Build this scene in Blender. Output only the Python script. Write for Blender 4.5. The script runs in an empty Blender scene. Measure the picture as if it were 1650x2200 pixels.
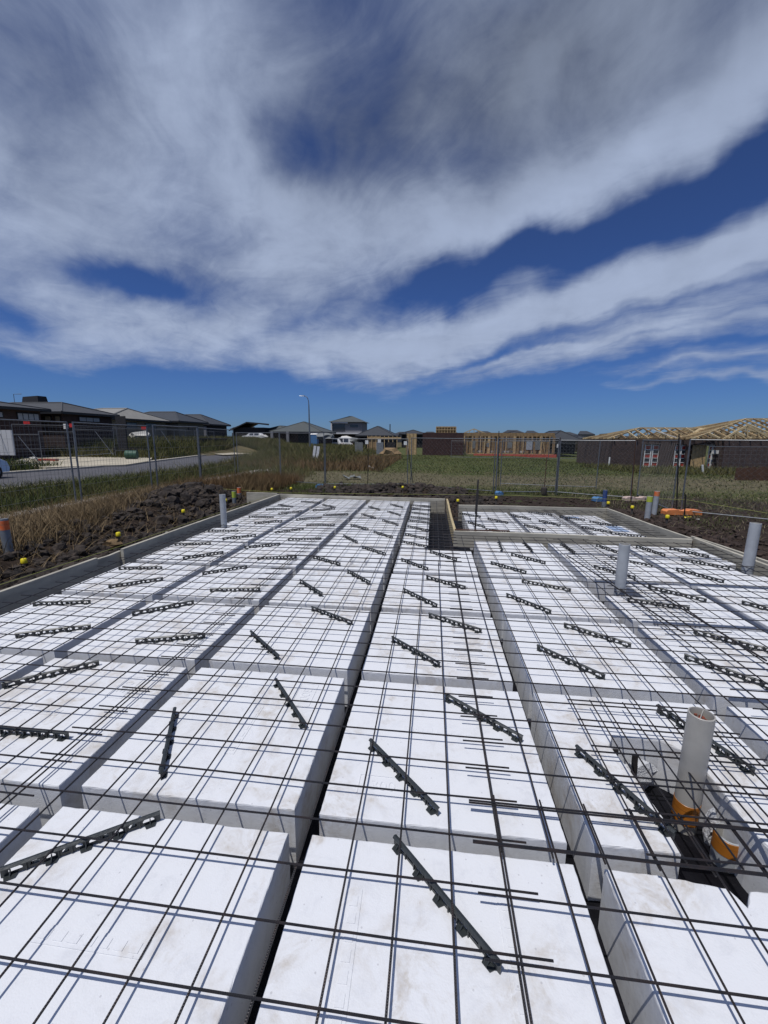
import bpy, bmesh, math, random
import numpy as np
from mathutils import Vector, Matrix
R = math.radians
random.seed(7); rng = np.random.default_rng(7)
S = bpy.context.scene
COL = S.collection

# ------------------------------------------------------------------ camera
EYE = 1.998
PITCH, YAW, ROLL, FPX = .1754, .1144, .0062, 898.45
fw = Vector((-math.sin(YAW)*math.cos(PITCH), math.cos(YAW)*math.cos(PITCH), -math.sin(PITCH)))
_r = Vector((math.cos(YAW), math.sin(YAW), 0)); _u = _r.cross(fw)
rt = _r*math.cos(ROLL)+_u*math.sin(ROLL); up = -_r*math.sin(ROLL)+_u*math.cos(ROLL)
cam = bpy.data.cameras.new('camera'); camo = bpy.data.objects.new('camera', cam); COL.objects.link(camo)
cam.sensor_fit = 'VERTICAL'; cam.sensor_height = 36; cam.lens = FPX/2200*36
cam.clip_start = .05; cam.clip_end = 5000
camo.matrix_world = Matrix(((rt.x, up.x, -fw.x, 0), (rt.y, up.y, -fw.y, 0), (rt.z, up.z, -fw.z, EYE), (0, 0, 0, 1)))
S.camera = camo
def ray(px, py):            # surveying helper: pixel of the photograph -> direction
    return fw+rt*((px-825)/FPX)-up*((py-1100)/FPX)
def at(px, py, z=0.):       # the world point of that pixel on the level z
    d = ray(px, py); t = (z-EYE)/d.z
    return (t*d.x, t*d.y)
def aty(px, py, Y):
    d = ray(px, py); t = Y/d.y
    return (t*d.x, Y, EYE+t*d.z)

# ------------------------------------------------------------------ light
SUN = Vector((-.22, -.31, 1)).normalized()
elev = math.asin(SUN.z)
sl = bpy.data.lights.new('sun', 'SUN'); sl.energy = 3.3; sl.angle = R(.53); sl.color = (1, .97, .93)
so = bpy.data.objects.new('sun', sl); COL.objects.link(so)
so.rotation_euler = SUN.to_track_quat('Z', 'Y').to_euler()
S.view_settings.view_transform = 'Standard'; S.view_settings.look = 'None'
S.view_settings.exposure = 0; S.view_settings.gamma = 1

# ------------------------------------------------------------------ sky
W = bpy.data.worlds.new('World'); S.world = W; W.use_nodes = True
nt = W.node_tree; nt.nodes.clear()
class NB:
    def __init__(s, nt): s.nt = nt
    def n(s, t, **k):
        o = s.nt.nodes.new(t)
        for a, b in k.items(): setattr(o, a, b)
        return o
    def put(s, sock, v):
        if isinstance(v, bpy.types.NodeSocket): s.nt.links.new(v, sock)
        elif v is not None: sock.default_value = v
    def m(s, op, a, b=None, c=None, clamp=False):
        o = s.n('ShaderNodeMath', operation=op, use_clamp=clamp)
        s.put(o.inputs[0], a); s.put(o.inputs[1], b); s.put(o.inputs[2], c)
        return o.outputs[0]
    def v(s, op, a, b=None):
        o = s.n('ShaderNodeVectorMath', operation=op); s.put(o.inputs[0], a); s.put(o.inputs[1], b)
        return o.outputs['Value'] if op in ('DOT_PRODUCT', 'LENGTH') else o.outputs[0]
    def comb(s, x, y, z):
        o = s.n('ShaderNodeCombineXYZ'); s.put(o.inputs[0], x); s.put(o.inputs[1], y); s.put(o.inputs[2], z); return o.outputs[0]
    def noise(s, vec, scale, detail=4, rough=.5, dist=0., dim='3D'):
        o = s.n('ShaderNodeTexNoise', noise_dimensions=dim); s.put(o.inputs['Vector'], vec); s.put(o.inputs['Scale'], scale)
        s.put(o.inputs['Detail'], detail); s.put(o.inputs['Roughness'], rough); s.put(o.inputs['Distortion'], dist)
        return o.outputs['Fac']
    def mix(s, f, a, b, mode='MIX'):
        o = s.n('ShaderNodeMix', data_type='RGBA', blend_type=mode); s.put(o.inputs[0], f)
        for i, q in ((6, a), (7, b)):
            if isinstance(q, tuple) and len(q) == 3: q = (*q, 1)
            s.put(o.inputs[i], q)
        return o.outputs[2]
    def ramp(s, f, a, b, c=0., d=1., smooth=True):
        o = s.n('ShaderNodeMapRange'); o.interpolation_type = 'SMOOTHSTEP' if smooth else 'LINEAR'
        s.put(o.inputs[0], f)
        for i, q in enumerate((a, b, c, d)): s.put(o.inputs[i+1], q)
        return o.outputs[0]
B = NB(nt)
sky = B.n('ShaderNodeTexSky', sky_type='NISHITA', sun_disc=False, sun_elevation=elev, sun_rotation=math.atan2(SUN.x, SUN.y),
          altitude=50, air_density=1.0, dust_density=.15, ozone_density=4.0)
tc = B.n('ShaderNodeTexCoord').outputs['Generated']
nrm = B.v('NORMALIZE', tc)
sep = B.n('ShaderNodeSeparateXYZ'); B.put(sep.inputs[0], nrm)
dx, dy, dz = sep.outputs
zc = B.m('MAXIMUM', dz, .03)
zz = B.m('ADD', zc, .10)
u_, v_ = B.m('DIVIDE', dx, zz), B.m('DIVIDE', dy, zz)
# wind-drawn coordinates: along the streaks and across them
ca, sa = .66, -.75
al = B.m('ADD', B.m('MULTIPLY', u_, -ca), B.m('MULTIPLY', v_, -sa))
ac = B.m('ADD', B.m('MULTIPLY', u_, -sa), B.m('MULTIPLY', v_, ca))
warp = B.noise(B.comb(u_, v_, 0.), 1.1, 3, .5)
ac2 = B.m('ADD', ac, B.m('MULTIPLY', B.m('SUBTRACT', warp, .5), 1.1))
streak = B.noise(B.comb(B.m('MULTIPLY', al, .45), B.m('MULTIPLY', ac2, 2.2), 3.), 1.3, 7, .56, .25)
puff = B.noise(B.comb(u_, v_, 7.), 2.3, 8, .6, .5)
fine = B.noise(B.comb(B.m('MULTIPLY', al, 1.), B.m('MULTIPLY', ac2, 3.2), 9.), 5., 6, .62, .2)
def blob(px, py, lx, ly, ang, w, soft=0):
    c = ray(px, py).normalized()
    ex = c.cross(Vector((0, 0, 1))).normalized(); ey = ex.cross(c)
    a = R(ang); A = ex*math.cos(a)+ey*math.sin(a); Bv = -ex*math.sin(a)+ey*math.cos(a)
    d = B.v('SUBTRACT', nwarp, tuple(c))
    k = 1/FPX*c.dot(fw)
    p = B.m('DIVIDE', B.v('DOT_PRODUCT', d, tuple(A)), lx*k); q = B.m('DIVIDE', B.v('DOT_PRODUCT', d, tuple(Bv)), ly*k)
    e = B.m('MULTIPLY', B.m('ADD', B.m('MULTIPLY', p, p), B.m('MULTIPLY', q, q)), -1.)
    g = B.m('EXPONENT', e)
    return B.m('MULTIPLY', g, w)
wn = B.n('ShaderNodeTexNoise'); B.put(wn.inputs['Vector'], nrm); wn.inputs['Scale'].default_value = 3.2; wn.inputs['Detail'].default_value = 5
wv = B.v('SUBTRACT', wn.outputs['Color'], (.5, .5, .5))
ws = B.n('ShaderNodeVectorMath', operation='SCALE'); B.put(ws.inputs[0], wv); ws.inputs['Scale'].default_value = .22
nwarp = B.v('ADD', nrm, ws.outputs[0])
BL = [ # px,py, half-length, half-width, angle, weight : banks of cloud (+) and open sky (-)
 (230, 290, 330, 250, -15, .50), (480, 120, 210, 160, 20, .40), (60, 480, 220, 150, 0, .42), (330, 700, 420, 62, 2, .50), (640, 560, 190, 110, 10, .42), (590, 430, 150, 50, -5, .25),
 (900, 480, 270, 75, 14, .50), (1200, 395, 300, 66, 24, .58), (1560, 225, 260, 80, 30, .60), (1020, 240, 330, 130, 15, .34), (1300, 90, 350, 130, 0, .40), (1165, 170, 45, 22, -10, .30),
 (1250, 620, 450, 58, 15, .62), (800, 740, 290, 40, 11, .60), (1620, 520, 300, 60, 18, .50), (1400, 742, 420, 20, 7, .42), (1560, 838, 260, 11, 2, .62), (1500, 690, 300, 14, 10, .2),
 (655, 320, 110, 65, -20, -.48), (800, 190, 110, 110, 30, -.22), (860, 60, 110, 70, 0, -.12), (1000, 330, 130, 60, 20, -.22), (420, 600, 200, 30, -10, -.18), (700, 640, 120, 30, 20, -.15), (1480, 400, 300, 42, 22, -1.25), (1150, 528, 230, 30, 21, -1.05), (890, 610, 150, 26, 24, -.85), (1730, 310, 200, 60, 24, -1.1),
 (1300, 700, 360, 12, 12, -.40), (1500, 778, 420, 9, 4, -.35), (1000, 780, 300, 10, 5, -.3), (290, 552, 130, 40, -8, -.95), (470, 500, 110, 50, -20, -.35), (0, 655, 95, 45, 0, -.75), (140, 795, 260, 20, 0, -.4),
 (1400, 650, 380, 90, 14, .28), (780, 620, 230, 60, 30, .12), (1350, 664, 300, 9, 13, -.22), (1480, 720, 260, 8, 8, -.25), (1150, 770, 220, 7, 7, .3), (1560, 800, 200, 7, 4, .3), (560, 870, 1500, 52, 0, -.95), (640, 690, 120, 18, 30, -.3), (80, 90, 150, 90, -30, -.12)]
LB = [(1020, 230, 330, 160, 10, -.34), (90, 130, 240, 150, -20, -.30), (1350, 60, 330, 130, 0, -.24), (620, 60, 150, 100, 0, -.06), (300, 300, 260, 160, -15, .10), (700, 330, 180, 110, 0, -.20), (800, 170, 150, 130, 20, -.22), (1300, 360, 300, 50, 24, .12), (300, 740, 400, 40, 0, .06), (60, 330, 90, 90, 0, -.10), (400, 540, 150, 90, 0, -.15)]
nwarp0 = nwarp
tot = None
for b in BL:
    g = blob(*b); tot = g if tot is None else B.m('ADD', tot, g)
lump_ = B.noise(nrm, 7., 7, .58, .35)
dens = B.m('ADD', .20, tot)
dens = B.m('ADD', dens, B.m('MULTIPLY', B.m('SUBTRACT', streak, .5), .75))
dens = B.m('ADD', dens, B.m('MULTIPLY', B.m('SUBTRACT', puff, .5), .75))
dens = B.m('ADD', dens, B.m('MULTIPLY', B.m('SUBTRACT', lump_, .5), .62))
dens = B.m('ADD', dens, B.m('MULTIPLY', B.m('SUBTRACT', fine, .5), .30))
cov = B.ramp(dens, -.20, .98)
cov = B.m('MULTIPLY', cov, B.ramp(dz, .035, .13))
tl = None
for b in LB:
    g = blob(*b); tl = g if tl is None else B.m('ADD', tl, g)
lum = B.m('ADD', .87, tl)
lum = B.m('ADD', lum, B.m('MULTIPLY', B.m('SUBTRACT', puff, .5), .28))
lum = B.m('ADD', lum, B.m('MULTIPLY', B.m('SUBTRACT', lump_, .5), .28))
lum = B.m('ADD', lum, B.m('MULTIPLY', B.ramp(dens, .2, 1.1), .16))
lum = B.m('MULTIPLY', lum, B.ramp(dz, .40, .85, 1., .78))
sd = B.m('MAXIMUM', B.v('DOT_PRODUCT', nrm, tuple(SUN)), 0.)   # cloud scatter towards the unseen sun, strengthened to lighten the shadows
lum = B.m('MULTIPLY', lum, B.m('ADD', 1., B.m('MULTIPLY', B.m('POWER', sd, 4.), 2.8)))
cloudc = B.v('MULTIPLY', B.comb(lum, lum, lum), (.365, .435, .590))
skyt = B.v('MULTIPLY', sky.outputs[0], (.088*.80, .088*.86, .088*1.02))
skyt2 = B.v('MULTIPLY', skyt, B.comb(B.ramp(dz, 0., .5, .30, .36), B.ramp(dz, 0., .5, .46, .44), B.ramp(dz, 0., .5, .74, .62)))
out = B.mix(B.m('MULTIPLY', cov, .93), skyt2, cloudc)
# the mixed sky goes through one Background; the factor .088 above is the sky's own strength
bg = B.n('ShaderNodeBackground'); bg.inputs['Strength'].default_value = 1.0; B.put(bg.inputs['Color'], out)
wo = B.n('ShaderNodeOutputWorld'); nt.links.new(bg.outputs[0], wo.inputs[0])

# ------------------------------------------------------------------ materials
MAT = {}
def mat(name, col, rough=.7, metal=0., vary=0., vscale=5., col2=None, bump=0., bscale=50., spec=.5, detail=6, vlo=.35, vhi=.65, stretch=None, coat=0., bdist=.01):
    m = bpy.data.materials.new(name); m.use_nodes = True; t = m.node_tree; b = NB(t)
    p = t.nodes['Principled BSDF']; p.inputs['Roughness'].default_value = rough; p.inputs['Metallic'].default_value = metal
    p.inputs['Specular IOR Level'].default_value = spec
    if coat: p.inputs['Coat Weight'].default_value = coat
    co = b.n('ShaderNodeTexCoord').outputs['Object']
    if stretch: co = b.v('MULTIPLY', co, stretch)
    if col2 is None and vary: col2 = tuple(c*(1-vary) for c in col)
    if col2 is not None:
        f = b.ramp(b.noise(co, vscale, detail, .6), vlo, vhi)
        b.put(p.inputs['Base Color'], b.mix(f, col, col2))
    else: p.inputs['Base Color'].default_value = (*col, 1)
    if bump:
        bn = b.n('ShaderNodeBump'); bn.inputs['Strength'].default_value = bump; bn.inputs['Distance'].default_value = bdist
        b.put(bn.inputs['Height'], b.noise(co, bscale, 4, .6)); t.links.new(bn.outputs[0], p.inputs['Normal'])
    MAT[name] = m; return m

def eps_mat():
    m = mat('polystyrene', (.86, .87, .88), .75, spec=.3); t = m.node_tree; b = NB(t); p = t.nodes['Principled BSDF']
    g = b.n('ShaderNodeNewGeometry').outputs['Position']
    st = b.noise(g, 1.6, 5, .62, .6); st2 = b.noise(g, 7., 6, .7, .8); sm = b.noise(g, 38., 4, .65)
    dirt = b.m('MULTIPLY', b.ramp(st, .47, .60), b.ramp(st2, .40, .62))
    dirt = b.m('MULTIPLY', dirt, b.ramp(sm, .3, .7, .45, 1.))
    c = b.mix(b.m('MULTIPLY', dirt, .85), (.67, .68, .70), (.45, .41, .36))
    gr = b.m('MULTIPLY', b.ramp(b.noise(g, 9., 8, .78, .5), .48, .68), .42)
    c = b.mix(gr, c, (.52, .53, .56))
    sp = b.n('ShaderNodeTexVoronoi'); b.put(sp.inputs['Vector'], g); sp.inputs['Scale'].default_value = 19.
    c = b.mix(b.m('MULTIPLY', b.m('LESS_THAN', sp.outputs['Distance'], .07), .35), c, (.25, .24, .26))
    b.put(p.inputs['Base Color'], c)
    vo = b.n('ShaderNodeTexVoronoi'); b.put(vo.inputs['Vector'], g); vo.inputs['Scale'].default_value = 160.
    h = b.m('ADD', b.m('MULTIPLY', vo.outputs['Distance'], -.35), b.noise(g, 24., 5, .6))
    bn = b.n('ShaderNodeBump'); bn.inputs['Strength'].default_value = .45; bn.inputs['Distance'].default_value = .003
    b.put(bn.inputs['Height'], h); t.links.new(bn.outputs[0], p.inputs['Normal'])
eps_mat()
mat('polystyrene_torn', (.60, .61, .63), .9, vary=.12, vscale=30, bump=1., bscale=70, bdist=.01)
def rebar_mat(name, axis):
    m = mat(name, (.028, .027, .029), .42, .5, col2=(.050, .037, .033), vscale=14, vlo=.4, vhi=.7); t = m.node_tree; b = NB(t); p = t.nodes['Principled BSDF']
    g = b.n('ShaderNodeNewGeometry').outputs['Position']
    s = b.n('ShaderNodeSeparateXYZ'); b.put(s.inputs[0], g)
    w = b.m('SINE', b.m('MULTIPLY', s.outputs[axis], 2*math.pi/.0075))
    bn = b.n('ShaderNodeBump'); bn.inputs['Strength'].default_value = .4; bn.inputs['Distance'].default_value = .0010
    b.put(bn.inputs['Height'], w); t.links.new(bn.outputs[0], p.inputs['Normal'])
rebar_mat('rebar_across', 0); rebar_mat('rebar_along', 1)
mat('bar_chair_plastic', (.030, .036, .038), .42, bump=.15, bscale=60, vary=.25, vscale=20)
def membrane():
    m = mat('membrane', (.005, .005, .008), .55, spec=.18, bump=.6, bscale=9, bdist=.03, vary=.5, vscale=3)
membrane()
mat('form_face', (.46, .43, .35), .85, col2=(.31, .29, .24), vscale=2.4, vlo=.3, vhi=.7, bump=.3, bscale=30, stretch=(1, 1, 4), bdist=.004)
mat('form_pine', (.50, .40, .22), .8, vary=.3, vscale=6, stretch=(1, 1, 4))
mat('pvc_grey', (.36, .38, .40), .42, vary=.14, vscale=7, bump=.05, bscale=40)
mat('pvc_dark', (.20, .22, .24), .45, vary=.25, vscale=9)
mat('pvc_cream', (.42, .40, .36), .4, vary=.15, vscale=5)
mat('pvc_inside', (.26, .25, .23), .6)
mat('orange_collar', (.42, .15, .02), .35, vary=.2, vscale=8)
mat('collar_line', (.10, .02, .01), .5)
mat('rust_debris', (.28, .07, .04), .9, vary=.4, vscale=30)
mat('spray_orange', (.75, .14, .03), .6, col2=(.42, .25, .14), vscale=8, vlo=.45, vhi=.75)
mat('spray_green', (.42, .50, .05), .6, col2=(.33, .37, .2), vscale=7, vlo=.5, vhi=.8)
mat('spray_blue', (.015, .045, .22), .6, col2=(.07, .11, .2), vscale=5)
mat('cap_yellow', (.80, .66, .02), .45, vary=.1, vscale=30)
mat('steel_stake', (.05, .045, .045), .6, .5, vary=.4, vscale=12)
mat('stake_brown', (.10, .085, .075), .8, vary=.4, vscale=12)
mat('rusty_steel', (.10, .05, .03), .8, .2, vary=.4, vscale=20)
mat('black_star_post', (.012, .012, .014), .6)
mat('galv', (.24, .25, .26), .45, .7, vary=.25, vscale=9)
mat('galv_wire', (.16, .165, .17), .5, .6)
mat('string_yellow', (.34, .36, .10), .8)
mat('soil', (.050, .037, .028), .95, col2=(.016, .012, .010), vscale=5, bump=1., bscale=40, bdist=.02)
mat('soil_reddish', (.048, .030, .022), .95, vary=.5, vscale=8, bump=1., bscale=40)
mat('sandstone', (.20, .13, .06), .9, vary=.4, vscale=9, bump=.6, bscale=30)
mat('brick_red', (.050, .026, .022), .9)
mat('white_paint', (.72, .72, .70), .5)
mat('orange_plastic', (.75, .25, .08), .5, vary=.2, vscale=10)
mat('faded_plastic', (.55, .42, .36), .7, vary=.25, vscale=14)
mat('blue_plastic', (.08, .20, .38), .5, vary=.2, vscale=9)
mat('asphalt', (.085, .083, .09), .9, vary=.22, vscale=1.2, bump=.3, bscale=120)
mat('kerb_concrete', (.40, .37, .31), .85, vary=.25, vscale=3)
mat('drive_concrete', (.46, .41, .31), .85, vary=.25, vscale=.9, detail=8)
mat('path_concrete', (.46, .42, .37), .9, vary=.4, vscale=4, bump=.5, bscale=40)
mat('roof_dark', (.060, .062, .066), .7, .1, vary=.15, vscale=1.2)
mat('roof_light', (.25, .24, .215), .65, vary=.12, vscale=1.5)
mat('roof_charcoal', (.038, .042, .048), .6, vary=.15, vscale=1.5)
mat('roof_green', (.070, .078, .074), .65, vary=.12, vscale=1.5)
mat('fascia_dark', (.015, .016, .018), .6)
mat('wall_darkbrick', (.050, .030, .027), .9, vary=.3, vscale=3)
mat('wall_black', (.012, .012, .015), .8)
mat('wall_cream', (.21, .18, .13), .85, vary=.15, vscale=2)
mat('wall_grey', (.20, .20, .21), .8, vary=.1, vscale=2)
mat('wall_white', (.55, .55, .55), .7)
mat('brick_wall', (.075, .038, .034), .9, col2=(.05, .026, .026), vscale=2.5)
mat('brick_wall_grey', (.095, .066, .058), .9, col2=(.062, .044, .042), vscale=3)
mat('glass_dark', (.03, .035, .045), .12, spec=.8)
mat('blind_pale', (.34, .37, .40), .5, vary=.1, vscale=4)
mat('timber_new', (.52, .37, .19), .8, vary=.3, vscale=5)
mat('timber_aged', (.30, .20, .10), .85, vary=.35, vscale=3)
mat('timber_pale', (.55, .43, .24), .8, vary=.25, vscale=6)
mat('red_board', (.42, .035, .02), .7, vary=.3, vscale=8)
mat('orange_film', (.50, .09, .06), .6, vary=.3, vscale=2)
mat('car_silver', (.46, .50, .55), .28, .6, coat=.6)
mat('car_white', (.70, .70, .70), .35, coat=.5)
mat('tyre', (.012, .012, .012), .8)
mat('alloy', (.45, .46, .48), .3, .8)
mat('red_sign', (.50, .03, .03), .6)
mat('drum_green', (.03, .09, .055), .6, vary=.3, vscale=5)
mat('stone_dark', (.050, .042, .036), .95, vary=.5, vscale=4, bump=.8, bscale=15)
mat('white_debris', (.62, .60, .55), .8, vary=.2, vscale=8)
mat('grey_sheet', (.18, .19, .185), .7, vary=.2, vscale=2)
mat('pod_blue', (.32, .42, .60), .8, vary=.2, vscale=4)

def blade_mat(name, c1, c2, c3):
    m = bpy.data.materials.new(name); m.use_nodes = True; t = m.node_tree; b = NB(t); p = t.nodes['Principled BSDF']
    g = b.n('ShaderNodeNewGeometry')
    f = b.noise(g.outputs['Position'], .55, 4, .6); r = g.outputs['Random Per Island']
    c = b.mix(b.ramp(f, .35, .65), c1, c2); c = b.mix(b.m('MULTIPLY', r, .75), c, c3)
    b.put(p.inputs['Base Color'], c); p.inputs['Roughness'].default_value = .8; p.inputs['Specular IOR Level'].default_value = .15
    MAT[name] = m
blade_mat('dry_grass', (.12, .080, .040), (.18, .125, .065), (.28, .21, .12))
blade_mat('green_weed', (.060, .082, .022), (.105, .110, .034), (.030, .044, .014))
blade_mat('olive_grass', (.100, .105, .034), (.15, .125, .055), (.062, .068, .024))
blade_mat('field_grass', (.072, .090, .028), (.098, .104, .036), (.050, .062, .022))
blade_mat('rusty_grass', (.14, .080, .040), (.115, .088, .042), (.18, .12, .060))
blade_mat('stubble', (.16, .135, .085), (.10, .10, .05), (.22, .18, .12))

def ground_mat():
    m = bpy.data.materials.new('ground'); m.use_nodes = True; t = m.node_tree; b = NB(t); p = t.nodes['Principled BSDF']
    g = b.n('ShaderNodeNewGeometry').outputs['Position']; s = b.n('ShaderNodeSeparateXYZ'); b.put(s.inputs[0], g); x, y, z = s.outputs
    wob = b.m('MULTIPLY', b.m('SUBTRACT', b.noise(g, .35, 5, .6), .5), 5.)
    soil = b.mix(b.ramp(b.noise(g, 5., 6, .7), .35, .65), (.024, .018, .014), (.046, .033, .026))
    straw = b.mix(b.ramp(b.noise(b.v('MULTIPLY', g, (1, 3, 1)), 1.3, 6, .65), .35, .65), (.135, .115, .07), (.085, .080, .045))
    green = b.mix(b.ramp(b.noise(g, .5, 6, .65), .35, .65), (.062, .078, .026), (.088, .090, .034))
    yy = b.m('ADD', y, wob)
    # bare and worn ground near the slab, worn strip across the block, green paddock behind
    c = b.mix(b.ramp(yy, 14.5, 16.8), soil, green)
    band = b.m('MULTIPLY', b.ramp(yy, 16.5, 19.), b.ramp(yy, 25., 22.5))
    c = b.mix(band, c, straw)
    left = b.ramp(b.m('ADD', x, b.m('MULTIPLY', wob, .25)), -7.0, -8.2)
    lg = b.mix(b.ramp(b.noise(g, .8, 5, .6), .4, .6), (.075, .068, .032), (.12, .095, .052))
    c = b.mix(left, c, lg)
    tuft = b.ramp(b.noise(g, 1.7, 5, .6), .52, .66)
    near = b.m('MULTIPLY', b.ramp(yy, 9.5, 12.5), b.ramp(x, 1.2, 3.))
    c = b.mix(b.m('MULTIPLY', tuft, near), c, (.045, .055, .022))
    b.put(p.inputs['Base Color'], c); p.inputs['Roughness'].default_value = .95; p.inputs['Specular IOR Level'].default_value = .1
    bn = b.n('ShaderNodeBump'); bn.inputs['Strength'].default_value = 1.; bn.inputs['Distance'].default_value = .03
    b.put(bn.inputs['Height'], b.noise(g, 14., 7, .7)); t.links.new(bn.outputs[0], p.inputs['Normal'])
    MAT['ground'] = m
ground_mat()

# ------------------------------------------------------------------ mesh helpers
class MB:
    def __init__(s): s.v = []; s.f = []; s.mi = []; s.mats = []; s.cur = 0
    def use(s, name):
        if name not in s.mats: s.mats.append(name)
        s.cur = s.mats.index(name); return s
    def add(s, vs, fs):
        o = len(s.v); s.v += [tuple(p) for p in vs]; s.f += [tuple(i+o for i in q) for q in fs]; s.mi += [s.cur]*len(fs); return s
    def box(s, c, d, M=None):
        h = [q/2 for q in d]
        vs = [Vector((c[0]+i*h[0], c[1]+j*h[1], c[2]+k*h[2])) for k in (-1, 1) for j in (-1, 1) for i in (-1, 1)]
        if M is not None: vs = [M @ p for p in vs]
        return s.add(vs, [(0, 2, 3, 1), (4, 5, 7, 6), (0, 1, 5, 4), (2, 6, 7, 3), (0, 4, 6, 2), (1, 3, 7, 5)])
    def beam(s, a, b, w, h, upv=(0, 0, 1)):
        a = Vector(a); b = Vector(b); d = (b-a).normalized(); U = Vector(upv)
        if abs(d.dot(U)) > .99: U = Vector((0, 1, 0))
        sd = d.cross(U).normalized(); U2 = sd.cross(d)
        vs = [p+sd*(i*w/2)+U2*(j*h/2) for p in (a, b) for j in (-1, 1) for i in (-1, 1)]
        return s.add(vs, [(0, 1, 3, 2), (4, 6, 7, 5), (0, 4, 5, 1), (2, 3, 7, 6), (0, 2, 6, 4), (1, 5, 7, 3)])
    def tube(s, pts, r, n=6, cap=True, r2=None):
        pts = [Vector(p) for p in pts]; o = len(s.v); L = len(pts); fs = []; vs = []
        for i, p in enumerate(pts):
            d = (pts[min(i+1, L-1)]-pts[max(i-1, 0)]).normalized(); U = Vector((0, 0, 1)) if abs(d.z) < .9 else Vector((0, 1, 0))
            a = d.cross(U).normalized(); b = a.cross(d); rr = r if r2 is None else r+(r2-r)*i/(L-1)
            for k in range(n):
                t = 2*math.pi*k/n; vs.append(p+a*(rr*math.cos(t))+b*(rr*math.sin(t)))
        for i in range(L-1):
            for k in range(n):
                k2 = (k+1) % n; fs.append((i*n+k, i*n+k2, (i+1)*n+k2, (i+1)*n+k))
        if cap: fs += [tuple(range(n))[::-1], tuple(range((L-1)*n, L*n))]
        return s.add(vs, fs)
    def lathe(s, prof, c=(0, 0, 0), n=24):
        vs = []; fs = []; L = len(prof)
        for r, z in prof:
            for k in range(n):
                t = 2*math.pi*k/n; vs.append((c[0]+r*math.cos(t), c[1]+r*math.sin(t), c[2]+z))
        for i in range(L-1):
            for k in range(n):
                k2 = (k+1) % n; fs.append((i*n+k, i*n+k2, (i+1)*n+k2, (i+1)*n+k))
        return s.add(vs, fs)
    def mesh(s, name, mt=None, smooth=False):
        me = bpy.data.meshes.new(name); me.from_pydata(s.v, [], s.f)
        names = s.mats or [mt]
        if not s.mats and mt is None: names = []
        for q in names: me.materials.append(MAT[q])
        if s.mats: me.polygons.foreach_set('material_index', s.mi)
        if smooth:
            me.polygons.foreach_set('use_smooth', [True]*len(me.polygons))
            try: me.set_sharp_from_angle(angle=R(40))
            except Exception: pass
        me.update(); return me
    def obj(s, name, mt=None, parent=None, smooth=False, loc=None, rz=0.):
        o = bpy.data.objects.new(name, s.mesh(name, mt, smooth)); COL.objects.link(o)
        if parent is not None: o.parent = parent
        if loc is not None: o.location = loc
        if rz: o.rotation_euler.z = rz
        return o
def inst(name, me, parent=None, loc=(0, 0, 0), rot=(0, 0, 0), scale=None):
    o = bpy.data.objects.new(name, me); COL.objects.link(o)
    if parent is not None: o.parent = parent
    o.location = loc; o.rotation_euler = rot
    if scale: o.scale = scale
    return o
def empty(name, loc=(0, 0, 0), rz=0.):
    o = bpy.data.objects.new(name, None); COL.objects.link(o); o.location = loc; o.rotation_euler.z = rz; o.empty_display_size = .1
    return o
LABELS = set()
def tag(o, label, cat, group=None):
    base = label
    if label in LABELS: print('DUP LABEL', label)
    LABELS.add(label)
    o['label'] = label; o['category'] = cat
    if group: o['group'] = group
    return o
def struct(o): o['kind'] = 'structure'; return o
def stuff(o, label=None, cat=None):
    o['kind'] = 'stuff'
    if label: o['label'] = label; o['category'] = cat
    return o
def copy_tree(o, parent=None):
    c = o.copy(); COL.objects.link(c)
    if parent is not None: c.parent = parent
    for ch in list(o.children): copy_tree(ch, c)
    return c
ORD = ['first', 'second', 'third', 'fourth', 'fifth', 'sixth', 'seventh', 'eighth', 'ninth', 'tenth', 'eleventh', 'twelfth', 'thirteenth', 'fourteenth', 'fifteenth', 'sixteenth']
def sstep(a, b, x):
    t = np.clip((x-a)/(b-a), 0, 1); return t*t*(3-2*t)

# ------------------------------------------------------------------ ground
_ph = rng.uniform(0, 6.28, (40, 2)); _fr = rng.normal(0, 1, (40, 2))
def fnoise(x, y, s):
    o = 0*x
    for k in range(14):
        o = o+np.sin(x*_fr[k, 0]*s+y*_fr[k, 1]*s+_ph[k, 0])
    return o/14*1.4
def H(x, y):
    x = np.asarray(x, float); y = np.asarray(y, float)
    h = .20*sstep(-5.4, -6.8, x)*sstep(-9.2, -8.0, x)*sstep(14.5, 12., y)
    rag = 1+.35*fnoise(x, y, 3.)
    h = h+.34*np.exp(-((x+6.95)/.95)**2-((y-10.9)/1.7)**2)*rag + .16*np.exp(-((x+6.4)/.6)**2-((y-7.2)/2.4)**2)*rag
    h = h+.26*np.exp(-((x+1.4)/2.6)**2-((y-15.2)/.75)**2)*rag + .12*np.exp(-((x-.9)/1.)**2-((y-13.1)/.9)**2)*rag
    h = h+.13*np.exp(-((x-5.3)/.5)**2-((y-9.5)/2.4)**2)*rag
    h = h+.035*fnoise(x, y, 4.)*sstep(20, 12, y)*sstep(-9, -7, x)+.02*fnoise(x, y, 11.)*sstep(18, 10, y)*sstep(-9, -7, x)
    h = h+.10*fnoise(x, y, .5)*sstep(16, 24, y)*sstep(-12, -6, x)
    slab = sstep(-4.75, -4.5, x)*sstep(4.85, 4.6, x)*sstep(11.75, 11.45, y)
    h = h*(1-slab)-.40*slab
    bank = sstep(-23.8, -26.5, x)*sstep(0, 4.5, y-(33.9+.24*(x+35.8)))
    h = h+bank*.8+sstep(-27, -34, x)*.45*sstep(34, 42, y)
    h = h+.25*np.exp(-((x+24)/7)**2-((y-66)/13)**2)
    h = h-.42*sstep(8, 16, x)*sstep(24, 36, y)
    return h
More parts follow.
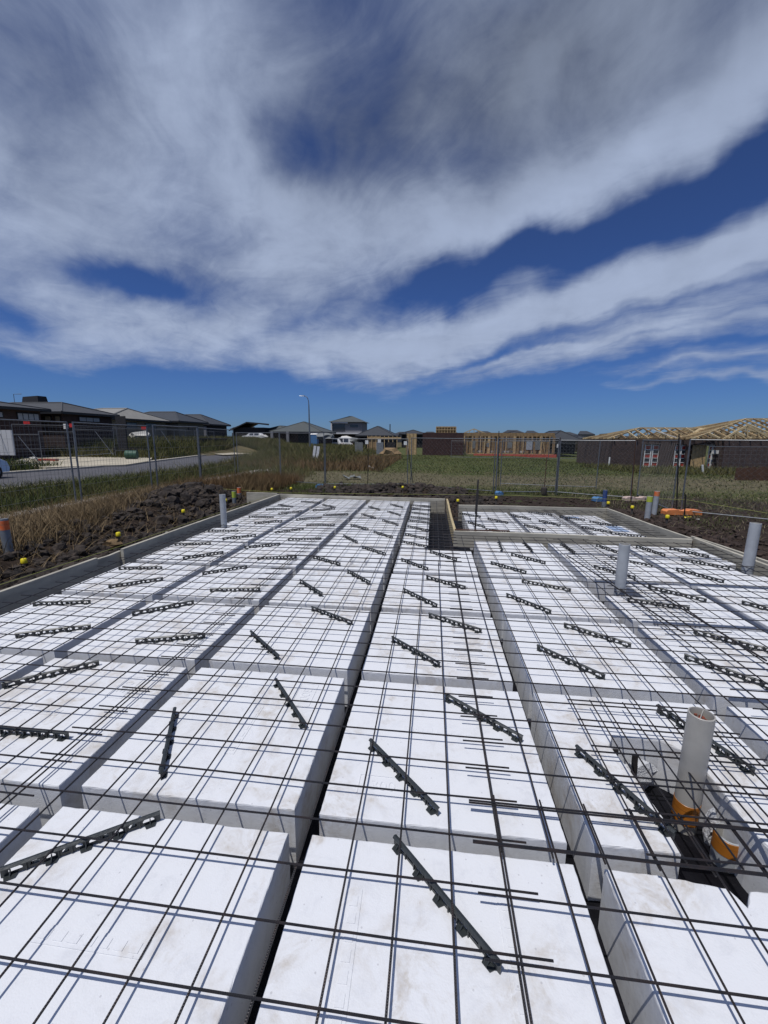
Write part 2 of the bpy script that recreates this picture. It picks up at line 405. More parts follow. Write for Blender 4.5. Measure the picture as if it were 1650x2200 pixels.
def axis(a, b, st, lo, hi, g=1.18):
    m = list(np.arange(a, b+1e-6, st)); s = st; p = m[-1]
    while p < hi: s *= g; p += s; m.append(p)
    s = st; p = m[0]; L = []
    while p > lo: s *= g; p -= s; L.append(p)
    return np.array(L[::-1]+m)
xs = axis(-12, 10, .16, -900, 900); ys = axis(-1, 19, .16, -60, 1500)
gx, gy = np.meshgrid(xs, ys); gz = H(gx, gy)-.006
nx, ny = len(xs), len(ys)
me = bpy.data.meshes.new('ground'); idx = np.arange(nx*ny).reshape(ny, nx)
quads = np.stack([idx[:-1, :-1], idx[:-1, 1:], idx[1:, 1:], idx[1:, :-1]], -1).reshape(-1, 4)
me.from_pydata(np.stack([gx, gy, gz], -1).reshape(-1, 3).tolist(), [], quads.tolist()); me.materials.append(MAT['ground'])
me.polygons.foreach_set('use_smooth', [True]*len(me.polygons))
struct(inst('ground', me))

# sheets on the ground: road, kerb, footpath, driveway
def strip(name, mt, pts, z, thick=None):
    m = MB(); n = len(pts)
    vs = [(a[0], a[1], z) for a, b in pts]+[(b[0], b[1], z) for a, b in pts]
    fs = [(i, n+i, n+i+1, i+1) for i in range(n-1)]
    if thick:
        o = len(vs); vs += [(a[0], a[1], z-thick) for a, b in pts]+[(b[0], b[1], z-thick) for a, b in pts]
        fs += [(o+i, i, i+1, o+i+1) for i in range(n-1)]+[(n+i, o+n+i, o+n+i+1, n+i+1) for i in range(n-1)]
    m.add(vs, fs); return m.obj(name, mt)
road = [((-16.2, 2), (-22.6, 2)), ((-16.1, 10), (-22.6, 10)), ((-15.6, 16), (-22.3, 18)), ((-14.6, 19), (-21.2, 23.5)), ((-14.3, 24), (-20.9, 26.5)),
        ((-15.6, 30), (-21.7, 31)), ((-18.2, 38), (-23.6, 40)), ((-19.8, 47), (-24.6, 50)), ((-21, 54), (-26, 55.5))]
struct(strip('road', 'asphalt', [(a, b) for a, b in road], .03))
struct(strip('kerb', 'kerb_concrete', [((b[0]+.02, b[1]), (b[0]-.45, b[1]+.1)) for a, b in road], .13, .2))
k2 = struct(strip('kerb', 'kerb_concrete', [((a[0]+.45, a[1]), (a[0]-.02, a[1])) for a, b in road], .10, .2))
struct(strip('footpath', 'path_concrete', [((-9.1, -2), (-10.6, -2)), ((-9.1, 8), (-10.6, 8)), ((-9.5, 12), (-10.7, 12)), ((-9.5, 16), (-10.7, 16.2)), ((-9.4, 21), (-10.6, 21.4)), ((-9.6, 27), (-10.5, 27.4))], .075, .2))
dw = [at(*p) for p in ((330, 985.5), (60, 984.5), (20, 1000), (100, 1009), (270, 1003), (318, 995))]
m = MB(); m.add([(x, y, .145) for x, y in dw]+[(x, y, -.1) for x, y in dw], [tuple(range(6))[::-1]]+[(i, (i+1) % 6, 6+(i+1) % 6, 6+i) for i in range(6)])
struct(m.obj('driveway', 'drive_concrete'))
dw = [at(*p) for p in ((435, 975), (450, 971), (540, 977.5), (480, 980.5))]
m = MB(); m.add([(x, y, .15) for x, y in dw], [(0, 1, 2, 3)])
struct(m.obj('driveway', 'drive_concrete'))

# ------------------------------------------------------------------ slab: membrane, pods
m = MB(); N = 70
for (x0, x1, y0, y1, nn) in ((-4.40, 4.42, -1.2, 7.22, 60), (-4.40, .40, 7.22, 11.22, 40), (.40, 4.2, 7.22, 10.22, 30)):
    X = np.linspace(x0, x1, nn); Y = np.linspace(y0, y1, nn)
    a, b = np.meshgrid(X, Y); z = .004+.006*fnoise(a, b, 6.)+.004*fnoise(a, b, 19.)
    ii = np.arange(nn*nn).reshape(nn, nn)
    m.add(np.stack([a, b, z], -1).reshape(-1, 3).tolist(), np.stack([ii[:-1, :-1], ii[:-1, 1:], ii[1:, 1:], ii[1:, :-1]], -1).reshape(-1, 4).tolist())
o = m.obj('vapour_membrane', 'membrane', smooth=True)
tag(o, 'black plastic membrane spread under the foam pods and up to the formwork', 'plastic sheet')

def text_mesh(txt, size, depth):
    c = bpy.data.curves.new('text', 'FONT'); c.body = txt; c.size = size; c.extrude = depth; c.align_x = 'CENTER'; c.align_y = 'CENTER'
    t = bpy.data.objects.new('text', c); COL.objects.link(t)
    bpy.context.view_layer.update()
    me = bpy.data.meshes.new_from_object(t.evaluated_get(bpy.context.evaluated_depsgraph_get()))
    bpy.data.objects.remove(t); me.materials.clear(); return me
num = text_mesh('300', .085, .0025); num.materials.append(MAT['polystyrene']); num.name = 'embossed_number'
m = MB()
for a, b in (((-.12, -.06), (.12, -.06)), ((.12, -.06), (.12, .06)), ((.12, .06), (-.12, .06)), ((-.12, .06), (-.12, -.06))):
    m.beam((*a, 0), (*b, 0), .004, .005)
frame_me = m.mesh('stamp_frame', 'polystyrene')
m = MB(); m.box((0, 0, 0), (.055, .42, .006))
for i in range(7): m.box((0, -.17+i*.056, .003), (.030, .034, .004))
strip_me = m.mesh('moulded_strip', 'polystyrene')

def outline_jit(poly, seg=.024, j=.00035):
    P = []
    n = len(poly)
    for i in range(n):
        a = Vector((*poly[i], 0)); b = Vector((*poly[(i+1) % n], 0)); L = (b-a).length; k = max(1, int(L/seg))
        nr = Vector((-(b-a).y, (b-a).x, 0)).normalized()
        for q in range(k):
            t = q/k; P.append(a.lerp(b, t)+nr*rng.normal(0, j))
    return P
def pod_mesh(poly, h=.3, rough=1., mt='polystyrene'):
    P = outline_jit(poly); n = len(P); cx = sum(p[0] for p in poly)/len(poly); cy = sum(p[1] for p in poly)/len(poly)
    def off(d, jit, z, jz=0.):
        out = []
        for i in range(n):
            a, b, c = P[i-1], P[i], P[(i+1) % n]
            e = (c-a).normalized(); inn = Vector((-e.y, e.x, 0))
            q = b+inn*(d+abs(rng.normal(0, jit))); out.append((q.x, q.y, z+rng.normal(0, jz) if jz else z))
        return out
    rings = [off(.002, 0, 0.), off(0, .0002, h*.45), off(.0, .0004, h-.011), off(.0004, .0006*rough, h-.005, .0012), off(.002, .0011*rough, h-.001, .0005), off(.006, .001, h)]
    m = MB(); vs = [p for r in rings for p in r]; fs = []
    for k in range(len(rings)-1):
        for i in range(n):
            j = (i+1) % n; fs.append((k*n+i, k*n+j, (k+1)*n+j, (k+1)*n+i))
    fs.append(tuple(range((len(rings)-1)*n, len(rings)*n)))
    m.add(vs, fs); me = m.mesh('foam_pod', mt)
    # tessellate the concave cap
    bm = bmesh.new(); bm.from_mesh(me); bm.faces.ensure_lookup_table()
    bmesh.ops.triangulate(bm, faces=[f for f in bm.faces if len(f.verts) > 4]); bm.to_mesh(me); bm.free()
    return me
PW = 1.0885
X0, Y0, PIT = -.4749, 1.6011, 1.2
rect = lambda w, d: [(0, 0), (w, 0), (w, d), (0, d)]
full = [pod_mesh(rect(PW, PW)) for _ in range(4)]
colname = {-3: 'leftmost column', -2: 'second column', -1: 'third column', 0: 'fourth column', 1: 'fifth column', 2: 'sixth column', 3: 'rightmost column'}
rowname = ['nearest row'] + ['%s row back' % ORD[i] for i in range(1, 12)]
PODS = {}
def pod(x, y, me, label, stamp=None, strips=None, tilt=True):
    o = inst('foam_pod', me, None, (x, y, 0)); tag(o, label, 'foam pod', 'white foam pods of the waffle slab')
    if tilt:
        o.rotation_euler = (rng.normal(0, .0012), rng.normal(0, .0012), rng.normal(0, .0035)); o.location.z = rng.normal(.001, .0022)
        o.location.x += rng.normal(0, .004); o.location.y += rng.normal(0, .005)
    if stamp:
        inst('embossed_number', num, o, (stamp[0], stamp[1], .3005), (0, 0, stamp[2])); inst('stamp_frame', frame_me, o, (stamp[0], stamp[1], .3005), (0, 0, stamp[2]))
    for sx, sy, rz in (strips or []): inst('moulded_strip', strip_me, o, (sx, sy, .2995), (0, 0, rz))
    return o
special = {
 (1, 1): [(0, 0), (.35, 0), (.365, .16), (.345, .42), (.31, .62), (.36, .71), (.62, .70), (.72, .62), (.735, .40), (.72, .15), (.75, 0), (PW, 0), (PW, PW), (0, PW)],
 (1, 0): [(0, 0), (PW, 0), (PW, PW), (.78, PW-.01), (.52, PW-.02), (.47, PW-.085), (.445, PW-.02), (.2, PW), (0, PW)],
 (2, 3): [(0, 0), (PW, 0), (PW, PW), (.42, PW), (.40, .62), (0, .64)],
 (3, 4): [(0, 0), (PW, 0), (PW, .40), (.90, .46), (.90, .84), (PW, .9), (PW, PW), (0, PW)],
 (-3, 5): [(0, 0), (PW, 0), (PW, PW), (.26, PW), (.24, .93), (0, .92)],
}
for c in range(-3, 4):
    for r in range(0, 9):
        x = X0+c*PIT; y = Y0+(r-1)*PIT; w, d = PW, PW
        if c >= 1 and r >= 6: continue
        if c >= 1 and r == 5: d = .60
        if c == 0 and r >= 5: w = .435
        if r == 8: d = 1.06
        if (c, r) in special: me_ = pod_mesh(special[(c, r)], rough=2.2)
        elif (w, d) == (PW, PW): me_ = full[(c*3+r*5) % 4]
        else: me_ = pod_mesh(rect(w, d))
        st = None; sps = []
        if r <= 4:
            if (c, r) == (0, 1): st = (.27, .19, 0)
            elif (c, r) == (-1, 1): st = (.87, .86, -R(90)+.0)
            elif (c, r) not in special: st = [(.3, .2, 0), (.82, .8, R(90)), (.75, .25, 0), (.35, .85, 0)][(c*2+r) % 4]
        if r <= 3 and (c, r) not in special:
            sps = {0: [(.235, .66, 0), (.77, .74, 0)], 1: [(.55, .62, R(90))], 2: [(.62, .5, 0)], 3: [(.4, .5, R(90))]}[(r+abs(c)) % 4] if (c, r) != (0, 0) else [(.235, .68, .03), (.79, .73, .02)]
        w_s = w < PW or d < PW
        lab = 'white polystyrene pod in the %s, %s' % (colname[c], rowname[r])
        if (c, r) == (1, 1): lab = 'white polystyrene pod with a big cut-out around the orange-collared pipe'
        if (c, r) == (0, 1): lab = 'white polystyrene pod clearly stamped 300, fourth column, second row back'
        PODS[(c, r)] = pod(x, y, me_, lab, st, sps)
# last part rows
for c in range(-3, 1):
    w = PW if c < 0 else .435; x = X0+c*PIT; y = Y0+8*PIT
    o = pod(x, y, pod_mesh(rect(w, .62 if c else .62)), 'cut white polystyrene pod against the far formwork, %s' % colname[c])
# second slab area (lower bay at the right rear)
k = 0
for (x, y, w, d, nm) in ((.72, 7.50, 1.02, 1.14, 'left'), (.72, 8.75, 1.02, 1.10, 'left'), (1.84, 7.50, 1.00, 1.14, 'middle'), (1.84, 8.75, 1.0, 1.22, 'middle'), (2.94, 7.50, .86, 1.14, 'right'), (2.94, 8.75, .72, .95, 'right')):
    pod(x, y, pod_mesh(rect(w, d)), 'white polystyrene pod in the %s %s of the rear bay behind the middle formwork board' % (nm, 'front' if y < 8 else 'back'))
for i, (x, y, w, d) in enumerate(((2.86, 9.30, .34, .20), (3.42, 8.10, .26, .42))):
    m = MB(); m.use('pod_blue'); m.box((x+w/2, y+d/2, .305), (w, d, .012)); o = m.obj('foam_offcut')
    tag(o, ['pale blue foam sheet at the back of the rear bay', 'pale blue foam sheet at the right edge of the rear bay'][i], 'foam sheet')
# torn rough foam lining of the cut-out and lumps inside
def lump(c, s, mt, name, seed, sub=2, flat=1.):
    r_ = random.Random(seed); bm = bmesh.new(); bmesh.ops.create_icosphere(bm, subdivisions=sub, radius=1.)
    ph = [r_.uniform(0, 6) for _ in range(6)]
    for v in bm.verts:
        p = v.co; f = 1+.22*math.sin(3*p.x+ph[0])*math.sin(3*p.y+ph[1])+.16*math.sin(7*p.z+ph[2]+4*p.x)+r_.uniform(-.09, .09)
        v.co = Vector((p.x*s[0]*f, p.y*s[1]*f, p.z*s[2]*f*flat))
    me = bpy.data.meshes.new(name); bm.to_mesh(me); bm.free(); me.materials.append(MAT[mt]); return inst(name, me, None, c)
for i, (p, s, lb) in enumerate((((1.425, 1.955, .10), (.03, .035, .09), 'rough grey foam lump wedged between the two drain pipes'), ((1.45, 2.15, .11), (.03, .06, .10), 'torn foam lump behind the tall orange-collared pipe'),
                          ((1.20, 2.245, .10), (.12, .04, .10), 'torn foam lump at the back of the pipe cut-out'))):
    tag(lump(p, s, 'polystyrene_torn', 'foam_lump', i), lb, 'foam lump')
# two black stakes in the cut-out
m = MB(); m.beam((1.16, 2.18, 0), (1.16, 2.20, .27), .028, .012); m.beam((1.115, 2.10, .03), (1.21, 2.10, .03), .05, .05)
tag(m.obj('stake', 'steel_stake'), 'short dark stake standing at the back of the pipe cut-out', 'stake')
m = MB(); m.beam((1.07, 2.22, .05), (1.072, 2.235, .27), .026, .012)
tag(m.obj('stake', 'steel_stake'), 'short dark stake at the left corner of the pipe cut-out', 'stake')

# ------------------------------------------------------------------ reinforcing mesh sheets
RB = .0043
ZL, ZT = .3465, .3560
def bar(axis_, fixed, a, b, z, parent, r=RB):
    n = max(3, int((b-a)/.45)); P = []
    A1, A2 = rng.normal(0, .0035), rng.normal(0, .003); w1, w2 = rng.uniform(.8, 2.2), rng.uniform(0, 6)
    for i in range(n+1):
        t = a+(b-a)*i/n; off = A1*math.sin(w1*t+w2); dz_ = A2*math.sin(2.1*w1*t+w2*2)
        P.append((fixed+off, t, z+dz_*.5) if axis_ == 'y' else (t, fixed+off, z+dz_*.5))
    m = MB(); m.tube([(p[0]-parent.location.x, p[1]-parent.location.y, p[2]-parent.location.z) for p in P], r, 6)
    return m.obj('bar', 'rebar_along' if axis_ == 'y' else 'rebar_across', parent, smooth=True)
def sheet(x0, x1, xl, y0, y1, yt, label, dz_=0., r=RB, step=.2, nl=None):
    root = empty('mesh_sheet', ((x0+x1)/2, (y0+y1)/2, ZL)); tag(root, label, 'reinforcing mesh', 'welded reinforcing mesh sheets')
    x = xl
    while x < x1-.01: bar('y', x, y0, y1, ZL+dz_, root, r); x += step
    k = math.ceil((y0-yt)/.2+.05); y = yt+k*.2
    while y < y1-.01:
        bar('x', y, x0, x1, ZT+dz_, root, r); y += step
    return root
MX, MY = -.2885, 2.7216
sheet(-2.01, .425, MX-.2*8, .62, 5.60, MY, 'welded steel mesh sheet over the central pods at the front')
sheet(-2.02, .425, MX-.2*8+.018, 5.36, 11.12, MY+.006, 'welded steel mesh sheet over the central pods at the back', .004)
sheet(-4.22, -1.785, -1.912-.2*11, .90, 5.45, MY-.045, 'welded steel mesh sheet beside the left formwork at the front', .009)
sheet(-4.22, -1.785, -1.905-.2*11, 5.22, 11.12, MY-.040, 'welded steel mesh sheet beside the left formwork at the back', .012)
sheet(.205, 2.60, .325, .62, 1.74, MY-.03, 'welded steel mesh sheet at the front right, ending short of the drain pipes', .011)
sheet(.205, 2.60, .318, 1.47, 7.10, MY-.032, 'welded steel mesh sheet over the pods right of centre', .007)
sheet(2.00, 4.33, 2.11, 1.40, 7.08, MY+.05, 'welded steel mesh sheet beside the right formwork', .014)
sheet(.885, 1.75, 1.03, 1.50, 2.54, 2.515, 'small patch of steel mesh over the pipe cut-out', .021)
sheet(.50, 2.90, .62, 7.36, 10.12, MY+.02, 'welded steel mesh sheet in the left of the rear bay')
sheet(2.55, 4.05, 2.65, 7.36, 10.12, MY+.05, 'welded steel mesh sheet in the right of the rear bay', .010)
# loose trimmer bars round the white riser
for i, (a, b) in enumerate((((1.93, 6.0), (2.17, 3.60)), ((2.33, 5.75), (2.52, 3.2)))):
    m = MB(); m.tube([(a[0], a[1], .374), ((a[0]+b[0])/2+.01, (a[1]+b[1])/2, .372), (b[0], b[1], .374)], .0075, 7)
    tag(m.obj('trimmer_bar', 'rebar_along', smooth=True), ['thick loose steel bar running left of the grey riser pipe', 'thick loose steel bar running right of the grey riser pipe'][i], 'steel bar')
# low bars in the open trench by the narrow pods
root = empty('trench_mesh', (.3, 8.8, .14)); tag(root, 'narrow cage of steel bars lying in the black trench beside the narrow pods', 'reinforcing mesh')
for i in range(4): bar('y', .05+i*.10, 6.35, 11.1, .10, root, .0055)
y = 6.5
while y < 11: bar('x', y, .0, .40, .111, root, .004); y += .3
root = empty('trench_mesh', (3.95, 8.8, .14)); tag(root, 'steel bars lying in the black trench at the right of the rear bay', 'reinforcing mesh')
for i in range(3): bar('y', 3.85+i*.10, 7.35, 10.1, .10, root, .0055)
root = empty('trench_mesh', (2.2, 10.1, .14)); tag(root, 'steel bars lying in the black trench at the back of the rear bay', 'reinforcing mesh')
for i in range(3): bar('x', 10.0+i*.07, .55, 4.1, .10, root, .0055)

# ------------------------------------------------------------------ bar chairs
CL, CH_ = .55, .039
def plate_cell(m, x0, x1, z0, z1, hx0, hx1, hz0, hz1, t, arch):
    xm = (hx0+hx1)/2; c = min((hx1-hx0)*.32, (hz1-hz0)*.45)
    hole = [(hx0, hz0), (hx1, hz0), (hx1, hz1-c), (hx1-c, hz1), (hx0+c, hz1), (hx0, hz1-c)]
    if not arch: hole = [(hx0+c*.6, hz0), (hx1-c*.6, hz0), (hx1, hz1-c), (hx1-c, hz1), (hx0+c, hz1), (hx0, hz1-c)]
    outr = [(x0, z0), (x1, z0), (x1, (z0+z1)/2), (x1, z1), (x0, z1), (x0, (z0+z1)/2)]
    vs = []; fs = []
    for yy in (-t/2, t/2):
        vs += [(p[0], yy, p[1]) for p in outr]+[(p[0], yy, p[1]) for p in hole]
    for i in range(6):
        j = (i+1) % 6
        fs += [(i, j, 6+j, 6+i), (12+j, 12+i, 18+i, 18+j), (6+i, 6+j, 18+j, 18+i)]
    fs += [(0, 12, 13, 1), (4, 3, 15, 16)]
    m.add(vs, fs)
def chair_parts():
    w = MB(); t = .0035; L = CL; n = 10; x = -L/2+.012
    w.box((-L/2+.006, 0, CH_/2), (.012, t, CH_)); w.box((L/2-.006, 0, CH_/2), (.012, t, CH_))
    cells = [.068, .052, .052, .044, .047, .047, .044, .052, .052, .068]; s = (L-.024)/sum(cells)
    for i, c in enumerate(cells):
        c *= s; mrg = .011 if i not in (0, 9) else .012
        plate_cell(w, x, x+c, 0, CH_, x+mrg, x+c-mrg, .012, .029, t, True)
        if i: w.box((x, 0, CH_/2-.001), (.005, .016, CH_-.004))
        x += c
    web = w.mesh('web', 'bar_chair_plastic')
    r_ = MB(); r_.add([(-L/2, -.010, CH_-.001), (L/2, -.010, CH_-.001), (L/2, -.002, CH_+.006), (-L/2, -.002, CH_+.006), (-L/2, .009, CH_+.003), (L/2, .009, CH_+.003), (-L/2, -.010, CH_-.0035), (L/2, -.010, CH_-.0035), (-L/2, .009, CH_), (L/2, .009, CH_)],
                      [(0, 1, 2, 3), (3, 2, 5, 4), (6, 7, 1, 0), (4, 5, 9, 8), (8, 9, 7, 6), (0, 3, 4, 8, 6), (1, 7, 9, 5, 2)])
    rail = r_.mesh('top_rail', 'bar_chair_plastic')
    f = MB(); f.add([(-.024, 0, .001), (.024, 0, .001), (.017, -.024, .001), (-.017, -.024, .001), (-.024, 0, .0045), (.024, 0, .0045), (.017, -.024, .0045), (-.017, -.024, .0045)],
                    [(0, 3, 2, 1), (4, 5, 6, 7), (0, 1, 5, 4), (1, 2, 6, 5), (2, 3, 7, 6), (3, 0, 4, 7)])
    f.add([(-.002, 0, .004), (.002, 0, .004), (.002, -.019, .0045), (-.002, -.019, .0045), (-.002, 0, .026), (.002, 0, .026)], [(4, 5, 2, 3), (0, 4, 3), (1, 2, 5)])
    foot = f.mesh('foot', 'bar_chair_plastic')
    return web, rail, foot
web_me, rail_me, foot_me = chair_parts()
FEET = [(-.245, 0), (-.115, 0), (.0, 0), (.115, 0), (.235, 0), (-.18, 1), (-.06, 1), (.06, 1), (.18, 1)]
def joined_chair():
    m = MB(); bm = bmesh.new()
    for me_, M in [(web_me, Matrix()), (rail_me, Matrix())]+[(foot_me, Matrix.Translation((x, 0, 0)) @ Matrix.Rotation(math.pi*s, 4, 'Z')) for x, s in FEET]:
        t = me_.copy(); t.transform(M); bm.from_mesh(t); bpy.data.meshes.remove(t)
    me = bpy.data.meshes.new('bar_chair'); bm.to_mesh(me); bm.free(); me.materials.append(MAT['bar_chair_plastic']); return me
joined = joined_chair()
CHP = [(-1.4, 1.33, 34.3, 0.55), (-2.285, 1.89, 1.4, 0.55), (-1.43, 1.935, 116.1, 0.55), (-2.66, 2.455, 39.8, 0.55), (-3.245, 3.06, 26.1, 0.55), (-2.155, 3.06, 17.4, 0.55), (-0.875, 2.35, -51.2, 0.55), (0.07, 1.3, -46.5, 0.55), (-0.12, 1.855, -47.2, 0.55), (0.335, 2.36, -39.9, 0.55), (0.95, 1.905, -62.9, 0.55), (1.57, 2.335, -66.7, 0.55), (1.075, 3.1, -47.1, 0.55), (2.195, 3.095, -46.5, 0.55), (-1.335, 3.055, -43.6, 0.55), (-0.925, 3.685, -31.3, 0.55), (-0.105, 3.105, -43.6, 0.55), (0.235, 3.675, -31.7, 0.55), (1.015, 4.245, -49.3, 0.55), (1.45, 3.59, -37.7, 0.55), (2.565, 3.61, -36.2, 0.55), (-2.615, 3.65, 39.7, 0.55), (-3.715, 3.63, 12.8, 0.55), (-2.15, 4.22, 10.5, 0.55), (-3.385, 4.285, 37.5, 0.55), (-2.595, 4.865, 39.1, 0.55), (-3.72, 4.805, 9.8, 0.55), (-3.235, 5.475, 42.1, 0.55), (-3.75, 6.06, 14.5, 0.55), (-3.23, 6.6, 35.5, 0.55), (-3.74, 7.02, 8.1, 0.55), (-2.15, 5.5, 14.5, 0.55), (-2.615, 6.105, 31.7, 0.55), (-2.555, 7.195, 42.1, 0.55), (-2.09, 6.61, 15.1, 0.55), (-1.335, 4.395, -46.5, 0.55), (-1.425, 5.455, -32.8, 0.55), (-0.865, 4.835, -49.5, 0.55), (-0.85, 6.065, -41.2, 0.55), (-1.34, 6.73, -53.1, 0.55), (-0.835, 7.13, -45.6, 0.55), (-1.355, 7.695, -42.1, 0.55), (-0.82, 8.23, -47.9, 0.55), (-1.355, 8.845, -46.4, 0.55), (-0.84, 9.27, -51.6, 0.55), (-1.38, 9.895, -50.1, 0.55), (-0.87, 10.33, -50.4, 0.55), (-0.265, 10.42, -21.3, 0.55), (-0.25, 9.895, -27.7, 0.55), (-0.255, 9.32, -23.7, 0.55), (-0.245, 8.79, -24.9, 0.55), (-0.245, 8.38, -23.7, 0.55), (-0.24, 7.73, -40.6, 0.55), (-0.235, 7.05, -38.7, 0.55), (-0.265, 6.54, -33.1, 0.55), (0.185, 5.925, -46.4, 0.55), (-0.21, 5.45, -46.4, 0.55), (0.185, 4.775, -35.1, 0.55), (-0.1, 4.25, -47.9, 0.55), (1.025, 5.47, -44.3, 0.55), (1.34, 4.82, -27.5, 0.55), (1.38, 5.945, -44.3, 0.55), (2.34, 5.445, -52.5, 0.55), (1.105, 6.635, -93.2, 0.55), (1.53, 6.645, -87.7, 0.55), (2.125, 6.615, -84.6, 0.55), (2.745, 6.625, -69.3, 0.55), (2.77, 5.965, -44.3, 0.55), (3.345, 6.635, -71.6, 0.55), (3.88, 6.615, -56.3, 0.55), (3.75, 6.01, -43.5, 0.55), (3.365, 5.465, -58.3, 0.55), (2.715, 4.745, -42.1, 0.55), (2.35, 4.395, -18.1, 0.55), (3.445, 4.36, -48.5, 0.55), (0.855, 9.29, -38.3, 0.55), (0.89, 8.27, -58.7, 0.55), (1.37, 8.72, -49.6, 0.55), (1.935, 9.225, -52.1, 0.55), (2.465, 9.73, -36.2, 0.55), (1.98, 8.145, -57.4, 0.55), (2.385, 8.65, -56.6, 0.55), (3.0, 9.22, -41.6, 0.55), (3.085, 8.11, -47.2, 0.55), (3.44, 8.705, -45.9, 0.55), (3.49, 7.715, -28.0, 0.55), (1.26, 7.705, -30.7, 0.55), (-3.6, 8.395, 1.4, 0.55), (-3.24, 7.905, 32.2, 0.55), (-3.615, 9.41, 16.6, 0.55), (-3.17, 9.005, 40.5, 0.55), (-3.61, 9.92, -29.1, 0.55), (-2.545, 8.385, 32.1, 0.55), (-2.52, 9.51, 34.4, 0.55), (-2.53, 10.03, -40.1, 0.55), (-2.095, 8.91, 12.5, 0.55), (-2.135, 7.78, 13.2, 0.55), (-3.16, 10.565, -11.6, 0.55), (1.02, 0.8, -50, 0.55)]
proto = empty('bar_chair'); inst('web', web_me, proto); inst('top_rail', rail_me, proto)
for x, s in FEET: inst('foot', foot_me, proto, (x, 0, 0), (0, 0, math.pi*s))
first = True
used = {}
def chair_label(cx, cy, ang):
    a = ang % 180
    ori = 'nearly crosswise' if (a < 22 or a > 158) else ('nearly lengthwise' if 68 < a < 112 else ('slanting rightwards away' if a < 90 else 'slanting rightwards nearer'))
    if cy > 7.25 and cx > .45: place = 'in the rear bay behind the middle formwork board'; key = ('rear',)
    else:
        c = int(math.floor((cx-X0+.06)/PIT)); r = int(math.floor((cy-Y0+.06)/PIT))+1; c = max(-3, min(3, c)); r = max(0, r)
        nm = ['left', 'right'][int((cx-X0-c*PIT) > PW/2)]
        place = 'on the %s, %s' % (colname[c], rowname[r]); key = (c, r)
    return ori, place, key
info = []
for (cx, cy, ang, L) in CHP: info.append(chair_label(cx, cy, ang))
groups = {}
for i, (ori, place, key) in enumerate(info): groups.setdefault(key, []).append(i)
posword = {}
for key, ids in groups.items():
    if len(ids) == 1: posword[ids[0]] = ''; continue
    ids.sort(key=lambda i: CHP[i][1])
    if key == ('rear',):
        ids.sort(key=lambda i: (round(CHP[i][0]/.55), CHP[i][1]))
    for j, i in enumerate(ids):
        if len(ids) == 2: posword[i] = ['nearer ', 'farther '][j]
        else: posword[i] = ORD[j]+' '
if True:
    rear = groups.get(('rear',), [])
    rear.sort(key=lambda i: CHP[i][0])
    for j, i in enumerate(rear): posword[i] = ORD[j]+' from the left '
for i, (cx, cy, ang, L) in enumerate(CHP):
    ori, place, key = info[i]
    near = cy < 4.6
    if first: o = proto; first = False
    elif near: o = copy_tree(proto)
    else: o = inst('bar_chair', joined)
    o.location = (cx, cy, .3015); o.rotation_euler = (0, 0, R(ang))
    pw = posword[i]
    if key == ('rear',): lab = 'bar chair %sin the rear bay, %s' % (pw, ori)
    elif pw and len(groups[key]) > 2: lab = '%sbar chair from the front %s, %s' % (pw, place, ori)
    else: lab = '%sdark bar chair %s %s' % (pw, ori, place)
    tag(o, lab, 'bar chair', 'dark plastic bar chairs under the mesh')

# ------------------------------------------------------------------ formwork
def board(a, b, z0, z1, th, label, mt='form_face', top=None, lean=0.):
    a = Vector((*a, 0)); b = Vector((*b, 0)); d = (b-a); n = Vector((-d.y, d.x, 0)).normalized(); root_ = MB()
    L = d.length; k = max(2, int(L/.6)); P = []
    vs = []; ph = rng.uniform(0, 6)
    for i in range(k+1):
        t = i/k; c = a+d*t+n*(.006*math.sin(t*5+ph)); zz_ = z1+.004*math.sin(t*7+ph)+lean*t
        for o_, z in ((-th/2, z0), (th/2, z0), (th/2, zz_-.004), (th/2-.004, zz_), (-th/2+.004, zz_), (-th/2, zz_-.004)):
            q = c+n*o_; vs.append((q.x, q.y, z))
    fs = []
    for i in range(k):
        for j in range(6): fs.append((i*6+j, i*6+(j+1) % 6, (i+1)*6+(j+1) % 6, (i+1)*6+j))
    fs += [(5, 4, 3, 2, 1, 0), tuple(k*6+j for j in range(6))]
    m = MB(); m.use(mt); m.add(vs, fs); o = m.obj('formwork_board'); return tag(o, label, 'formwork board', 'timber formwork boards')
b1 = board((-4.47, -1.), (-4.44, 4.92), -.05, .40, .045, 'weathered grey timber formwork board nearest the camera on the left')
b2 = board((-4.49, 4.94), (-4.49, 5.42), -.05, .355, .04, 'short lower timber formwork board between two long boards on the left')
b3 = board((-4.43, 5.38), (-4.335, 11.46), -.05, .40, .045, 'long weathered formwork board on the left running to the far corner')
b4 = board((-4.30, 11.44), (.36, 11.22), -.05, .40, .045, 'long weathered formwork board across the back of the slab')
b5 = board((-5.35, 11.55), (-4.40, 11.475), -.05, .42, .04, 'short formwork board sticking out past the far left corner')
b6 = board((.405, 11.20), (.425, 7.30), .13, .40, .045, 'pale pine formwork board running back from the middle board', 'form_pine')
b7 = board((.40, 7.275), (4.24, 7.20), .12, .40, .05, 'formwork board spanning between the main slab and the rear bay')
b8 = board((.66, 10.25), (4.08, 10.25), -.05, .40, .045, 'formwork board along the back of the rear bay')
b9 = board((4.10, 10.27), (4.27, 7.26), -.05, .40, .045, 'formwork board along the right of the rear bay')
b10 = board((4.36, 7.30), (4.47, -1.), -.05, .40, .045, 'long formwork board down the right side of the slab')
b11 = board((4.62, 7.85), (5.05, 3.2), .24, .31, .04, 'narrow timber rail outside the right formwork board')
